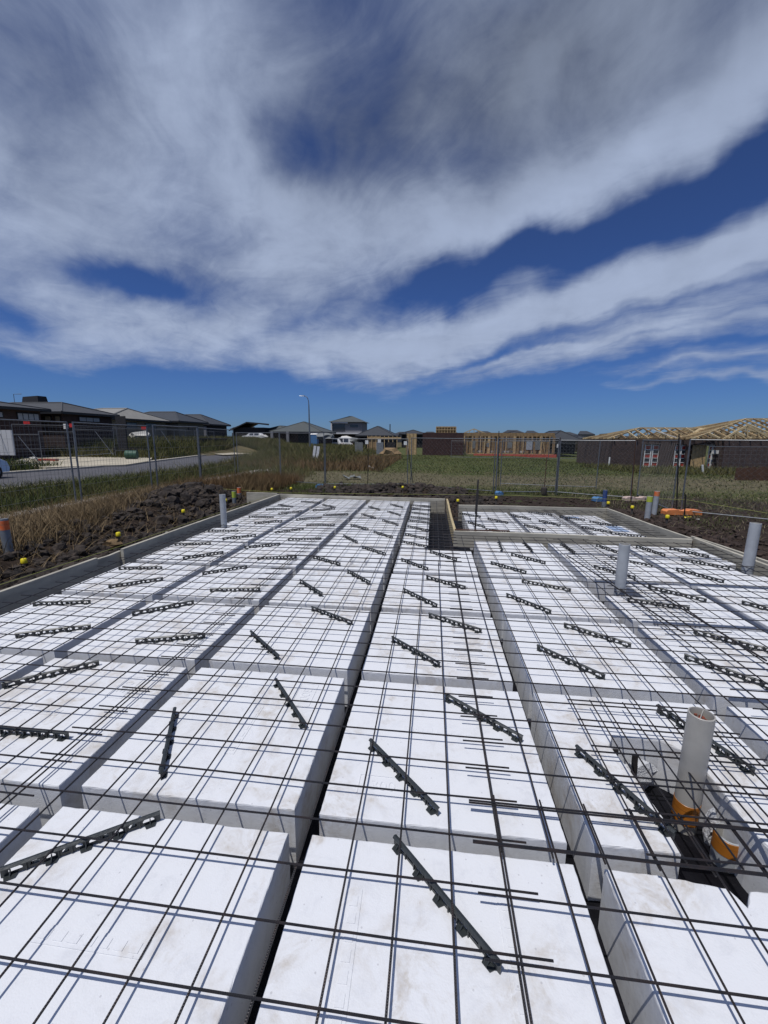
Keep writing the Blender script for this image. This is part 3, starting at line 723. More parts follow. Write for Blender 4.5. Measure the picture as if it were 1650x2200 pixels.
m = MB(); m.beam((.42, 7.31, .412), (1.36, 7.335, .412), .05, .018); tag(m.obj('timber_batten', 'rusty_steel'), 'thin brown batten lying on top of the middle formwork board', 'batten')
m = MB(); m.beam((4.85, 11.5, .06), (3.98, 11.9, .10), .09, .03); tag(m.obj('timber_offcut', 'timber_pale'), 'pale timber offcut lying behind the rear bay', 'timber offcut')
# outside pegs holding the boards
for i, (x, y) in enumerate(((-4.56, 3.2), (-4.55, 6.6), (-4.50, 8.6), (-4.44, 10.4), (4.50, 6.2), (4.53, 4.4))):
    m = MB(); m.box((x, y, .12), (.045, .03, .5)); tag(m.obj('timber_peg', 'form_face'), 'grey timber peg behind the %s formwork board, %s from the camera' % (('left', 'right')[x > 0], ORD[i] if x < 0 else ORD[i-4]), 'peg', 'timber pegs behind the formwork')

# ------------------------------------------------------------------ pipes
def pipe(name, x, y, z0, z1, r, mt, label, bands=(), inner='pvc_inside', lean=(0, 0), collar=None):
    root_ = empty(name, (x, y, z0)); h = z1-z0
    m = MB(); m.lathe([(r, 0), (r, h-.002), (r-.002, h), (r-.006, h), (r-.008, h-.004), (r-.008, h-.35 if h > .4 else .02)], n=28); m.use(mt)
    m2 = MB(); m2.lathe([(r, 0), (r, h-.002), (r-.002, h), (r-.006, h)], n=28); m2.obj('pipe_wall', mt, root_, smooth=True)
    m3 = MB(); m3.lathe([(r-.006, h), (r-.008, h-.004), (r-.008, max(.02, h-.35)), (0.0001, max(.02, h-.35))], n=28); m3.obj('bore', inner, root_, smooth=True)
    for (a, b, mt2) in bands:
        q = MB(); q.lathe([(r, a), (r+.0015, a+.001), (r+.0015, b-.001), (r, b)], n=28); q.obj('painted_band' if mt2.startswith('spray') else 'band', mt2, root_, smooth=True)
    root_.rotation_euler = (lean[0], lean[1], rng.uniform(0, 6) if not (lean[0] or lean[1]) else 0)
    return tag(root_, label, 'pipe'), root_
_, big = pipe('drain_pipe', 1.355, 2.045, -.05, .66, .057, 'pvc_cream', 'tall cream drain pipe with orange collar and split top, rising from the cut-out pod', [(.10, .215, 'orange_collar'), (.152, .156, 'collar_line'), (.180, .184, 'collar_line')], lean=(R(.4), R(.4)))
m = MB(); m.box((0, 0, .655), (.098, .003, .10)); o = m.obj('divider', 'pvc_cream', big); o.rotation_euler.z = R(52)
m = MB()
for i in range(26):
    a = rng.uniform(0, 6.28); rr = rng.uniform(.005, .042); m.box((rr*math.cos(a), rr*math.sin(a), .675+rng.uniform(-.01, .008)), (.012, .010, .008), Matrix.Rotation(0, 4, 'Z'))
m.obj('rusty_filling', 'rust_debris', big)
_, sp = pipe('drain_pipe', 1.445, 1.865, -.05, .16, .060, 'pvc_grey', 'short open drain pipe with orange collar beside the tall one', [(.125, .205, 'orange_collar'), (.175, .1785, 'collar_line')])
pipe('riser_pipe', 2.13, 4.76, 0., .86, .056, 'pvc_grey', 'grey riser pipe standing among the pods right of centre', [], lean=(0, R(0)))
m = MB(); m.box((0, 0, 0), (.003, .002, .10))
pipe('riser_pipe', 4.17, 5.84, -.05, .94, .062, 'pvc_grey', 'thick grey riser pipe at the right edge of the slab', lean=(0, R(1)))
pipe('riser_pipe', -3.93, 7.43, 0., .93, .056, 'pvc_grey', 'grey riser pipe by the left formwork board')
pipe('stub_pipe', -6.31, 5.42, -.05, .78, .062, 'pvc_dark', 'dark grey pipe with orange painted top at the left edge', [(.66, .80, 'spray_orange'), (.74, .745, 'collar_line')], lean=(R(0), R(-2)))
pipe('stub_pipe', -5.56, 11.17, -.05, .49, .055, 'pvc_dark', 'grey stub pipe with yellow-green painted top behind the left formwork', [(.36, .535, 'spray_green')])
pipe('stub_pipe', -5.78, 11.95, -.05, .50, .055, 'pvc_grey', 'grey stub pipe with orange painted top beyond the green-topped one', [(.38, .545, 'spray_orange')])
pipe('stub_pipe', 5.10, 12.97, -.05, .52, .060, 'spray_blue', 'deep blue painted pipe behind the rear bay', [(.0, .22, 'pvc_dark')])
pipe('stub_pipe', 5.16, 10.55, -.05, .67, .062, 'pvc_grey', 'grey pipe with yellow-green painted top behind the rear bay', [(.58, .715, 'spray_green')], lean=(0, R(1)))
pipe('stub_pipe', 5.88, 11.7, -.05, .66, .062, 'pvc_grey', 'grey pipe with orange painted top right of the green-topped one', [(.58, .705, 'spray_orange')], lean=(0, R(1.5)))

# ------------------------------------------------------------------ yellow-capped pegs and string lines
cap = MB(); cap.lathe([(.0001, .0), (.040, .0), (.042, .004), (.037, .064), (.030, .071), (.0001, .072)], n=14); cap_me = cap.mesh('cap', 'cap_yellow', True)
pegs = [((55, 1230), .20, 'nearest the camera beside the orange-topped pipe'), ((257, 1175), .26, 'in front of the brown rock'), ((396, 1125), .32, 'in front of the pile of dark clods'), ((486, 1096), .30, 'beside the two short painted pipes at left'),
        ((585, 1070), .32, 'left one beyond the far left corner'), ((626, 1068), .32, 'right one beyond the far left corner'), ((720, 1068), .36, 'beside the blue object on the far soil heap'), ((865, 1066), .34, 'on the far soil heap behind the back board'),
        ((983, 1096), .30, 'behind the inner corner of the formwork'), ((1065, 1087), .28, 'behind the left of the rear bay'), ((1305, 1100), .28, 'beside the blue pipe'), ((1356, 1112), .30, 'between the blue pipe and the green-topped pipe'), ((1430, 1140), .34, 'nearest one on the right behind the rear bay')]
first_peg = None
for i, (p, h, lb) in enumerate(pegs):
    x, y = at(*p); h0 = float(H(x, y)); root_ = empty('marker_stake', (x, y, 0))
    m = MB(); m.beam((0, 0, h0-.1), (0, 0, h+.0), .034, .034); m.obj('stake', 'stake_brown', root_)
    inst('cap', cap_me, root_, (0, 0, h-.055), (rng.normal(0, .04), rng.normal(0, .04), 0))
    tag(root_, 'dark stake with a yellow cap, %s' % lb, 'marker stake', 'yellow-capped stakes around the slab')
def line(name, P, r, mt, label, cat='string line'):
    m = MB(); m.tube(P, r, 5); return tag(m.obj(name, mt), label, cat)
line('string_line', [(-5.2, .5, .30), (-4.93, 4.07, .30), (-4.86, 6., .29), (-4.75, 12.2, .30)], .0035, 'string_yellow', 'thin yellow string line running beside the left formwork')
line('string_line', [(-7.6, 12.45, .42), (-4.25, 12.0, .36), (2.3, 12.55, .36), (5.9, 12.0, .36)], .004, 'string_yellow', 'thin yellow string line running across behind the slab')
line('string_line', [(6.0, 12.2, .40), (6.62, 11.7, .45), (8.6, 10.6, .2)], .004, 'string_yellow', 'thin yellow string line sagging right of the orange-topped pipe')

# steel star stake in front of the inner formwork corner
m = MB(); m.beam((.77, 7.335, .05), (.79, 7.35, 1.30), .026, .026); m.beam((.775, 7.325, .7), (.787, 7.335, 1.12), .040, .012)
tag(m.obj('steel_stake', 'steel_stake'), 'tall dark steel stake standing at the middle formwork board', 'steel stake')

# ------------------------------------------------------------------ soil clods
def clods(n, fx, smin, smax, mt, label, seed):
    r_ = np.random.default_rng(seed); bm = bmesh.new(); bmesh.ops.create_icosphere(bm, subdivisions=2 if n < 1000 else 1, radius=1.); base = np.array([v.co[:] for v in bm.verts]); fc = np.array([[v.index for v in f.verts] for f in bm.faces]); bm.free()
    V = []; F = []; k = 0
    while k < n:
        x, y = fx(r_)
        if -4.5 < x < 4.6 and y < 11.55 and not (x > .5 and y > 10.35): continue
        s = smin+(smax-smin)*r_.random()**2.6
        p = base*(1+r_.normal(0, .17, (len(base), 1)))*np.array([1, r_.uniform(.6, 1.0), r_.uniform(.5, .95)])*s*.85
        a, b = r_.uniform(0, 6.28), r_.normal(0, .4); ca_, sa_ = math.cos(a), math.sin(a)
        p = p @ np.array([[1, 0, 0], [0, math.cos(b), -math.sin(b)], [0, math.sin(b), math.cos(b)]]).T @ np.array([[ca_, -sa_, 0], [sa_, ca_, 0], [0, 0, 1]]).T
        p += np.array([x, y, float(H(x, y))+s*.2]); V.append(p); F.append(fc+k*len(base)); k += 1
    me = bpy.data.meshes.new('soil_clods'); me.from_pydata(np.concatenate(V).tolist(), [], np.concatenate(F).tolist()); me.materials.append(MAT[mt])
    return stuff(inst('soil_clods', me), label, 'soil')
clods(4200, lambda r: (-4.75-abs(r.normal(0, .85)), r.uniform(3.0, 13.0)), .02, .13, 'soil', 'dark broken clods of soil along the left formwork', 1)
clods(900, lambda r: (r.normal(-6.9, .75), r.normal(10.9, 1.2)), .04, .22, 'soil', 'heap of large dark clods of soil before the left fence', 2)
clods(1300, lambda r: (r.uniform(-4.3, 1.2), r.normal(15.1, .75)), .04, .19, 'soil', 'long heap of dark clods of soil behind the slab', 3)
clods(420, lambda r: (r.normal(.9, .6), r.normal(13.2, .8)), .03, .14, 'soil', 'dark clods of soil behind the inner formwork corner', 4)
clods(2600, lambda r: (4.75+abs(r.normal(0, .8)), r.uniform(4.0, 12.4)), .012, .10, 'soil_reddish', 'reddish brown crumbled soil along the right formwork', 5)
clods(1400, lambda r: (r.uniform(-6, 8.), r.uniform(10.5, 14.8)), .015, .08, 'soil_reddish', 'scattered crumbs of soil behind the formwork', 6)
tag(lump((-5.6, 6.62, .12), (.17, .10, .09), 'sandstone', 'rock', 5), 'brown sandstone rock lying on the soil beside a yellow-capped stake', 'rock')
for i, (px, py, s) in enumerate(((765, 1056, .17), (945, 1070, .10), (1168, 1055, .14))):
    x, y = at(px, py); tag(lump((x, y, float(H(x, y))+.05), (s, s*.7, s*.55), ['soil', 'soil', 'stone_dark'][i], 'rock', 8+i), ['flat earthy rock on the far soil heap', 'small rock just behind the back board', 'lump of rubble at the foot of a black post'][i], 'rock')

# ------------------------------------------------------------------ grass
def blades(name, n, fx, hmin, hmax, w, mt, label, seed, lean=.35, keep=None):
    r_ = np.random.default_rng(seed); x, y = fx(r_, n)
    ok = ~((x > -4.8) & (x < 5.1) & (y < 11.8))
    if keep is not None: ok &= keep(x, y, r_)
    x, y = x[ok], y[ok]; n = len(x); z = H(x, y)-.01
    hh = (hmin+(hmax-hmin)*r_.random(n)**1.5); a = r_.uniform(0, 6.283, n); ww = w*r_.uniform(.6, 1.4, n)
    lx, ly = r_.normal(0, lean, n)*hh, r_.normal(0, lean, n)*hh
    cx_, cy_ = np.cos(a)*ww/2, np.sin(a)*ww/2
    P = np.stack([np.stack([x-cx_, y-cy_, z], -1), np.stack([x+cx_, y+cy_, z], -1), np.stack([x+cx_*.7+lx*.45, y+cy_*.7+ly*.45, z+hh*.6], -1),
                  np.stack([x-cx_*.7+lx*.45, y-cy_*.7+ly*.45, z+hh*.6], -1), np.stack([x+lx, y+ly, z+hh*.97], -1)], 1).reshape(-1, 3)
    b = np.arange(n)[:, None]*5
    me = bpy.data.meshes.new(name); me.vertices.add(len(P)); me.vertices.foreach_set('co', P.astype(np.float32).ravel())
    loops = np.concatenate([b+np.array([0, 1, 2, 3]), b+np.array([3, 2, 4])], 1).ravel()
    me.loops.add(len(loops)); me.loops.foreach_set('vertex_index', loops.astype(np.int32))
    starts = (np.arange(n)[:, None]*7+np.array([0, 4])).ravel(); me.polygons.add(2*n); me.polygons.foreach_set('loop_start', starts.astype(np.int32))
    me.update(); me.validate(); me.materials.append(MAT[mt])
    return stuff(inst(name, me), label, 'grass')
offpath = lambda x, y, r: ~((x < -9.3) & (x > -10.65) & (y < 28) & (r.random(len(x)) < .8))
def offroad(x, y):
    rx = np.interp(y, [a[1] for a, b in road], [a[0] for a, b in road]); lx_ = np.interp(y, [b[1] for a, b in road], [b[0] for a, b in road])
    return (x > rx+.45) | (x < lx_-.5) | (y > 55)
blades('dry_grass', 50000, lambda r, n: (r.uniform(-9.5, -5.9, n), r.uniform(3., 13.6, n)), .10, .42, .010, 'dry_grass', 'tall dry straw-coloured grass between the soil and the left fence', 11, .5,
       lambda x, y, r: (x < -6.35-.15*np.sin(y*1.7)-.10*(y-6)*(y > 6)-1.0*np.exp(-((y-11)/1.7)**2)+.15*r.normal(size=len(x))))
blades('dry_grass', 5000, lambda r, n: (r.uniform(-10.6, -9.2, n), r.uniform(3., 17., n)), .10, .40, .009, 'dry_grass', 'thin dry grass growing over the edge of the footpath', 26, .5)
blades('dry_grass', 1800, lambda r, n: (-5.6-abs(r.normal(0, .8, n)), r.uniform(4., 12.5, n)), .05, .30, .008, 'dry_grass', 'loose straw scattered over the dark soil at left', 27, 1.2)
blades('dry_grass', 5000, lambda r, n: (r.uniform(4.9, 14., n), r.uniform(9., 17., n)), .03, .14, .012, 'stubble', 'thin dry stubble on the bare ground at right', 28, .9)
blades('dry_grass', 16000, lambda r, n: (r.uniform(-8.9, -5.8, n), r.uniform(12.4, 18.5, n)), .15, .65, .013, 'rusty_grass', 'tall rusty brown grass in the far left corner of the block', 12, .35)
blades('verge_weeds', 30000, lambda r, n: (r.uniform(-15.8, -10.3, n), r.uniform(5., 26., n)), .08, .50, .020, 'green_weed', 'green weeds growing on the verge between footpath and road', 13, .6,
       lambda x, y, r: offroad(x, y) & (np.sin(x*1.1+y*.6)+np.sin(y*1.7-x)+r.normal(size=len(x))*.7 > -.9))
blades('verge_grass', 52000, lambda r, n: (r.uniform(-16., -10.2, n), r.uniform(5., 30., n)), .06, .45, .014, 'olive_grass', 'olive grass growing on the verge between footpath and road', 14, .5, lambda x, y, r: offroad(x, y) & offpath(x, y, r))
blades('verge_grass', 16000, lambda r, n: (r.uniform(-16.5, -6.3, n), r.uniform(18., 34., n)), .15, .75, .025, 'olive_grass', 'tall olive grass along the street beyond the fence', 15, .45, lambda x, y, r: offroad(x, y) & offpath(x, y, r) & (x < -6.5-.05*y+2.5*np.sin(y*.4)))
blades('tall_grass', 26000, lambda r, n: (r.uniform(-20., 1., n), r.uniform(30., 60., n)), .2, .9, .05, 'olive_grass', 'tall olive grass behind the leaning white sign', 16, .4, lambda x, y, r: offroad(x, y) & (x < -7+.9*np.sin(y*.5)-(y-45)*.08))
blades('rusty_grass', 16000, lambda r, n: (r.uniform(-13., -3., n), r.uniform(24., 42., n)), .15, .65, .035, 'rusty_grass', 'rusty brown seeded grass around the leaning white sign', 17, .4, lambda x, y, r: offroad(x, y))
blades('field_grass', 60000, lambda r, n: (r.uniform(-8, 26., n), 15.5+33*r.random(n)), .03, .14, .03, 'field_grass', 'short green grass covering the empty block behind the fence', 18, .6,
       lambda x, y, r: r.random(len(x)) < np.where((y > 17) & (y < 24.), .12, .95))
blades('stubble', 16000, lambda r, n: (r.uniform(-7, 20., n), r.uniform(15.5, 26., n)), .02, .09, .03, 'stubble', 'worn pale stubble strip on the empty block', 19, .9)
blades('field_grass', 9000, lambda r, n: (r.uniform(1.8, 13., n), r.uniform(9.5, 16.5, n)), .03, .22, .012, 'field_grass', 'green tufts on the bare ground right of the slab', 20, .6,
       lambda x, y, r: (np.sin(x*2.1+1)+np.sin(y*2.7-x*1.3)+.6*r.normal(size=len(x)) > .2) & (x > 4.9+(12-y)*.3))
blades('field_grass', 9000, lambda r, n: (r.uniform(-6., 8, n), r.uniform(12.4, 18, n)), .04, .26, .014, 'green_weed', 'green tufts along the foot of the back fence', 21, .5, lambda x, y, r: (np.abs(y-16.2+.2*np.sin(x)) < 1.1+.4*r.normal(size=len(x))) | (x < -3.2))
blades('tall_grass', 12000, lambda r, n: (r.uniform(12., 30., n), r.uniform(27., 36.5, n)), .15, .55, .04, 'olive_grass', 'rough olive grass in front of the brick house under construction', 22, .4)
blades('bank_grass', 70000, lambda r, n: (r.uniform(-36., -23.5, n), r.uniform(20., 75., n)), .15, .8, .035, 'green_weed', 'overgrown green bank across the street', 23, .4,
       lambda x, y, r: offroad(x, y) & ~((y < 34.4+.24*(x+35.8)) & (y > 24.5) & (x < -19.5)))
blades('bank_grass', 40000, lambda r, n: (r.uniform(-33., -12., n), r.uniform(48., 76., n)), .3, 1.1, .09, 'olive_grass', 'tall grass on the rise before the wide pyramid-roofed house', 25, .4, lambda x, y, r: offroad(x, y))
blades('bank_grass', 30000, lambda r, n: (r.uniform(-38., -24., n), r.uniform(34., 75., n)), .3, 1.1, .045, 'olive_grass', 'olive seeded grass on the bank across the street', 24, .4, lambda x, y, r: offroad(x, y))

# ------------------------------------------------------------------ temporary fences
def fence(a, b, z0, z1, label, wires=True, wsp=.12, diag=False, r=.018, t=0., posts=(1, 1), wr=.0028, foot=True, group='temporary steel fence panels round the block', braces=False):
    a = Vector((*a, 0)); b = Vector((*b, 0)); d = b-a; L = d.length; root_ = empty('temporary_fence', a, math.atan2(d.y, d.x))
    tag(root_, label, 'fence panel', group)
    if posts[0]: m = MB(); m.tube([(0, 0, z0-.15), (0, 0, z1)], r, 8); m.obj('post', 'galv', root_, smooth=True)
    if posts[1]: m = MB(); m.tube([(L, 0, z0-.15), (L, 0, z1)], r, 8); m.obj('post', 'galv', root_, smooth=True)
    for z in (z1-.02, z0+.06):
        m = MB(); m.tube([(0, 0, z), (L*.5, 0, z-.012), (L, 0, z)], r*.8, 7); m.obj('rail', 'galv', root_, smooth=True)
    m = MB(); zb, zt = z0+.07, z1-.04
    if diag:
        k = -(zt-zb)
        while k < L:
            for s in (1, -1):
                p0 = (k, zb) if s > 0 else (k, zt); p1 = (k+(zt-zb), zt) if s > 0 else (k+(zt-zb), zb)
                x0_, x1_ = max(0, p0[0]), min(L, p1[0])
                if x1_ > x0_:
                    f = lambda x: p0[1]+(x-p0[0])*(p1[1]-p0[1])/(p1[0]-p0[0]); m.tube([(x0_, .004*s, f(x0_)), (x1_, .004*s, f(x1_))], wr*.55, 3, False)
            k += wsp
    elif wires:
        x = wsp
        while x < L: m.tube([(x, 0, zb), (x, 0, zt)], wr, 3, False); x += wsp
        z = zb+.3
        while z < zt: m.tube([(0, 0, z), (L, 0, z)], wr, 3, False); z += .3
    o = m.obj('mesh_infill', 'galv_wire', root_); o['kind'] = 'stuff'
    if braces:
        m = MB(); m.tube([(L*.5, 0, z1-.1), (L*.5, -1.2, z0)], r*.8, 6); m.obj('brace', 'galv', root_)
    return root_
F = lambda a, b, z1, lb, **k: fence(a, b, 0.05, z1, 'galvanised fence panel, '+lb, **k)
F((-9.45, 5.2), (-9.84, 10.46), 2.38, 'nearest one on the left', posts=(0, 1), r=.022)
F((-9.21, 9.98), (-9.42, 13.1), 2.36, 'second one on the left between paired posts', r=.022)
F((-9.26, 13.18), (-8.92, 15.30), 2.38, 'third one on the left before the soil heap', r=.026)
F((-8.98, 15.34), (-9.86, 20.1), 2.36, 'on the left running away beside the street', r=.02)
F((-9.5, 19.65), (-6.72, 17.98), 2.22, 'turning the far left corner', diag=True, wsp=.16)
F((-6.68, 17.94), (-4.42, 16.88), 2.20, 'back fence beside the far left corner', diag=True, wsp=.16)
F((-4.38, 16.9), (-1.03, 17.46), 1.98, 'back fence behind the soil heap', diag=True, wsp=.16)
F((-.88, 17.44), (2.22, 15.52), 2.02, 'back fence behind the inner formwork corner', diag=True, wsp=.16)
F((2.30, 15.46), (4.46, 15.72), 2.02, 'back fence behind the left of the rear bay', diag=True, wsp=.12, r=.024)
F((4.50, 15.68), (6.56, 14.64), 1.98, 'back fence behind the blue pipe', diag=True, wsp=.12)
F((7.12, 15.40), (6.50, 12.05), 2.00, 'side fence meeting the orange fence foot', diag=True, wsp=.14)
F((6.72, 12.02), (9.9, 9.9), 2.02, 'side fence running off at the right edge', diag=True, wsp=.14, posts=(1, 1))
F((6.55, 17.6), (2.9, 18.3), 1.95, 'spare one standing behind the back fence', diag=True, wsp=.2, posts=(1, 1))
# black star posts
for i, (f, tp, lb) in enumerate((((790, 1046), (791, 975), 'thin black star post in the middle of the back fence'), ((1169, 1054), (1175, 982), 'thin black star post left of the rusty fence post'), ((1454, 1105), (1459, 932), 'tall black star post at the orange fence foot'),
                                 ((1471, 1110), (1473, 1062), 'short black star post beside the orange fence foot'), ((433, 1045), (431, 960), 'black star post strapped to the third left fence post'), ((1194, 1062), (1204, 940), 'rusty star post in the back fence'), ((1355, 1078), (1367, 940), 'rusty brown post at the pale fence foot'), ((888, 1040), (872, 928), 'dark star post leaning beside a back fence post'), ((1070, 1050), (1072, 926), 'dark star post taller than the back fence'))):
    x, y = at(*f); t_ = aty(*tp, y); m = MB(); mt = 'rusty_steel' if 'rusty' in lb else 'black_star_post'
    m.beam((x, y, -.1), (t_[0], y, t_[2]), .030, .012); m.beam((x, y, -.1), (t_[0], y, t_[2]), .010, .032)
    tag(m.obj('star_post', mt), lb, 'star post', 'steel star posts')
# feet and clutter along the fence
def foot_block(x, y, rz, mt, label, L=.62):
    m = MB(); prof = [(-L/2, 0), (-L/2, .09), (-L/2+.05, .13), (-L*.16, .14), (-L*.13, .11), (L*.13, .11), (L*.16, .14), (L/2-.05, .13), (L/2, .09), (L/2, 0)]
    n = len(prof); vs = [(p[0], s*.12, p[1]) for s in (-1, 1) for p in prof]
    m.add(vs, [tuple(range(n))[::-1], tuple(range(n, 2*n))]+[(i, (i+1) % n, n+(i+1) % n, n+i) for i in range(n)])
    o = m.obj('fence_foot', mt, None, loc=(x, y, float(H(x, y))+.01), rz=rz); return tag(o, label, 'fence foot')
x, y = at(1463, 1106); foot_block(x, y, .1, 'orange_plastic', 'bright orange plastic fence foot at the right', .95)
x, y = at(1368, 1076); foot_block(x, y, .1, 'faded_plastic', 'faded pinkish white fence foot behind the green-topped pipe', .85)
x, y = at(690, 1049); foot_block(x, y, 0, 'blue_plastic', 'blue plastic fence foot at the left end of the far soil heap', .40)
x, y = at(1285, 1078); foot_block(x, y, .4, 'blue_plastic', 'blue plastic fence foot left of the blue pipe', .32)
x, y = at(1072, 1066); foot_block(x, y, .3, 'blue_plastic', 'small blue fence foot under the white clamp', .22)
x, y = at(438, 1053); foot_block(x, y, .2, 'spray_orange', 'red orange plastic fence foot by the third left fence post', .45)
x, y = at(1168, 1064); m = MB(); m.lathe([(.09, 0), (.11, .04), (.105, .26), (.08, .30), (.0001, .31)], n=10); tag(m.obj('concrete_footing', 'stone_dark', None, loc=(x, y, 0)), 'pulled-up brown concrete footing on a black post', 'footing')
# crumpled pale scraps
def scrap(px, py, s, label, seed, mt='white_debris', z=0.):
    x, y = at(px, py, z); r_ = np.random.default_rng(seed); m = MB(); n = 5
    P = [[(x+(i/n-.5)*s*1.6+r_.normal(0, s*.1), y+(j/n-.5)*s*.7, float(H(x, y))+z+.02+abs(r_.normal(0, s*.22))) for i in range(n)] for j in range(n)]
    m.add([p for q in P for p in q], [(j*n+i, j*n+i+1, (j+1)*n+i+1, (j+1)*n+i) for j in range(n-1) for i in range(n-1)])
    m.add([(p[0], p[1], p[2]-.006) for q in P for p in q], [(j*n+i, (j+1)*n+i, (j+1)*n+i+1, j*n+i+1) for j in range(n-1) for i in range(n-1)])
    return tag(m.obj('scrap', mt), label, 'debris')
for i, a in enumerate(((800, 1010, .35, 'crumpled pale sheet lying on the block behind the thin black post'), (782, 1005, .25, 'dark crumpled sheet beside the pale one'), (808, 992, .30, 'pale scrap lying farther back on the block'), (822, 989, .2, 'small white scrap far back on the block'),
                       (195, 1051, .14, 'small white paper scrap in the verge weeds at left'), (1066, 1058, .10, 'white clamp lying at a back fence post'), (1298, 997, .3, 'white scrap left of the brick house windows'), (1330, 1001, .35, 'long white scrap before the brick house'), (1348, 998, .2, 'pale scrap near the brick house corner'),
                       (760, 1030, .6, 'pale grey plastic film lying beyond the far soil heap'), (1478, 1115, .1, 'small yellow scrap below the orange fence foot'), (1500, 1119, .06, 'tiny white scrap on the bare soil at right'), (625, 1022, .25, 'pale broken sheet behind the left back fence'))):
    scrap(a[0], a[1], a[2], a[3], 50+i, 'black_star_post' if i == 1 else ('cap_yellow' if i == 10 else ('grey_sheet' if i == 9 else 'white_debris')))

# ------------------------------------------------------------------ second row of fences across the street
FA = [(-24.9, 21.5), (-25.6, 25.), (-25.9, 28.), (-27.2, 33.5), (-27.4, 38.), (-27.8, 43.), (-28.4, 48.), (-29.2, 54.)]
for i in range(len(FA)-1):
    fence(FA[i], FA[i+1], .15+.55*min(1, i/3), 2.1+.62*min(1, i/3), 'galvanised fence panel across the street, %s from the left' % ORD[i], wsp=.28, r=.026, wr=.005, group='fence panels across the street', braces=i % 2 == 0)
FC = [(-33., 30.), (-30.8, 33.5), (-30.5, 38.), (-30.6, 44.), (-31.4, 51.)]
for i in range(len(FC)-1):
    fence(FC[i], FC[i+1], .9, 2.9, 'galvanised fence panel in front of the dark houses, %s from the left' % ORD[i], wsp=.35, r=.028, wr=.005, group='fence panels in front of the houses')
def panel_sign(px, py, Y, w, h, mt, label, cat='sign', th=.03, legs=False):
    x, y, z = aty(px, py, Y); root_ = empty('sign_board', (x, y, z)); m = MB(); m.box((0, 0, 0), (w, th, h)); m.obj('panel', mt, root_)
    if legs:
        g = float(H(x, y)); 
        for s in (-1, 1): m = MB(); m.box((s*w*.42, .04, (g-z)/2), (.07, .05, z-g)); m.obj('leg', 'black_star_post', root_)
    tag(root_, label, cat); return root_
panel_sign(10, 951, 22., 1.15, 1.45, 'wall_white', 'large white panel standing behind the left fence at the picture edge', 'panel', .06)
panel_sign(57, 907, 30, .55, .30, 'red_sign', 'small red sign on the fence before the dark brick house', 'sign')
panel_sign(141, 916, 33, .42, .42, 'white_paint', 'small square white sign on the fence across the street')
panel_sign(153, 914, 33, .34, .30, 'red_sign', 'small red sign beside the square white one')
panel_sign(310, 920, 40, .65, .30, 'red_sign', 'red sign over white strip on the fence before the cream house')
bb = panel_sign(259, 903, 36, 1.0, .75, 'wall_black', 'black board on tall dark posts in front of the cream house', 'board', .05, True)
m = MB()
for i in range(5): m.box((-.36+i*.18, -.02, -1.55), (.02, .02, 2.2))
for i in range(9): m.box((0, -.03, -.6-i*.24), (.8, .02, .02))
m.obj('lattice', 'wall_black', bb)
m = MB(); m.box((0, -.06, -1.6), (.86, .02, 2.1)); m.obj('dark_backing', 'wall_black', bb)

# dry stone retaining walls on the bank
def stone_wall(a, b, h, label, seed):
    a = Vector((*a, 0)); b = Vector((*b, 0)); L = (b-a).length; root_ = empty('retaining_wall', a, math.atan2((b-a).y, (b-a).x)); tag(root_, label, 'stone wall'); r_ = random.Random(seed)
    z0 = float(H(a.x, a.y))-.1; z = z0
    while z < z0+h:
        hh = r_.uniform(.16, .26); x = r_.uniform(-.2, 0)
        while x < L:
            w = r_.uniform(.25, .5); m = MB(); m.box((0, 0, 0), (w-.03, .3, hh-.03))
            m.v = [(p[0]+r_.uniform(-.03, .03), p[1]+r_.uniform(-.04, .04), p[2]+r_.uniform(-.025, .025)) for p in m.v]
            m.obj('stone', 'stone_dark', root_, loc=(x+w/2, 0, z+hh/2)); x += w
        z += hh
stone_wall((-29.6, 36.2), (-27.3, 39.5), .75, 'dark dry stone retaining wall on the bank beyond the driveway', 1)
stone_wall((-27.4, 47.), (-26.6, 52.), 1.1, 'dark dry stone retaining wall behind the third left fence post', 2)

# green drum, street lamp, leaning sign
x, y = at(281, 990); m = MB(); m.lathe([(.0001, 0), (.33, 0), (.35, .03), (.34, .28), (.36, .30), (.34, .32), (.34, .58), (.36, .60), (.34, .62), (.33, .88), (.0001, .88)], n=18)
o = m.obj('drum', 'drum_green', smooth=True, loc=(x-.4, y, .5)); o.rotation_euler = (0, R(90), .3); tag(o, 'green drum lying in the grass beside the kerb across the street', 'drum')
x, y = at(666, 972); root_ = empty('street_lamp', (x, y, 0)); tag(root_, 'tall grey street lamp with a curved arm beside the road', 'street lamp')
m = MB(); m.tube([(0, 0, -.1), (0, 0, 6.3)], .13, 12, r2=.07); m.obj('pole', 'galv', root_, smooth=True)
m = MB(); m.tube([(0, 0, 6.25), (-.03, 0, 6.75), (-.15, 0, 7.15), (-.38, 0, 7.34), (-.65, 0, 7.40)], .06, 8, r2=.04); m.obj('arm', 'galv', root_, smooth=True)
m = MB(); m.add([(-.55, -.13, 7.36), (-1.25, -.09, 7.40), (-1.25, .09, 7.40), (-.55, .13, 7.36), (-.55, -.10, 7.46), (-1.2, -.05, 7.46), (-1.2, .05, 7.46), (-.55, .10, 7.46)], [(0, 3, 2, 1), (4, 5, 6, 7), (0, 1, 5, 4), (1, 2, 6, 5), (2, 3, 7, 6), (3, 0, 4, 7)]); m.obj('lamp_head', 'galv', root_)
x, y = at(676, 993); root_ = empty('marker_sign', (x, y, .0)); root_.rotation_euler = (0, R(9), .15)
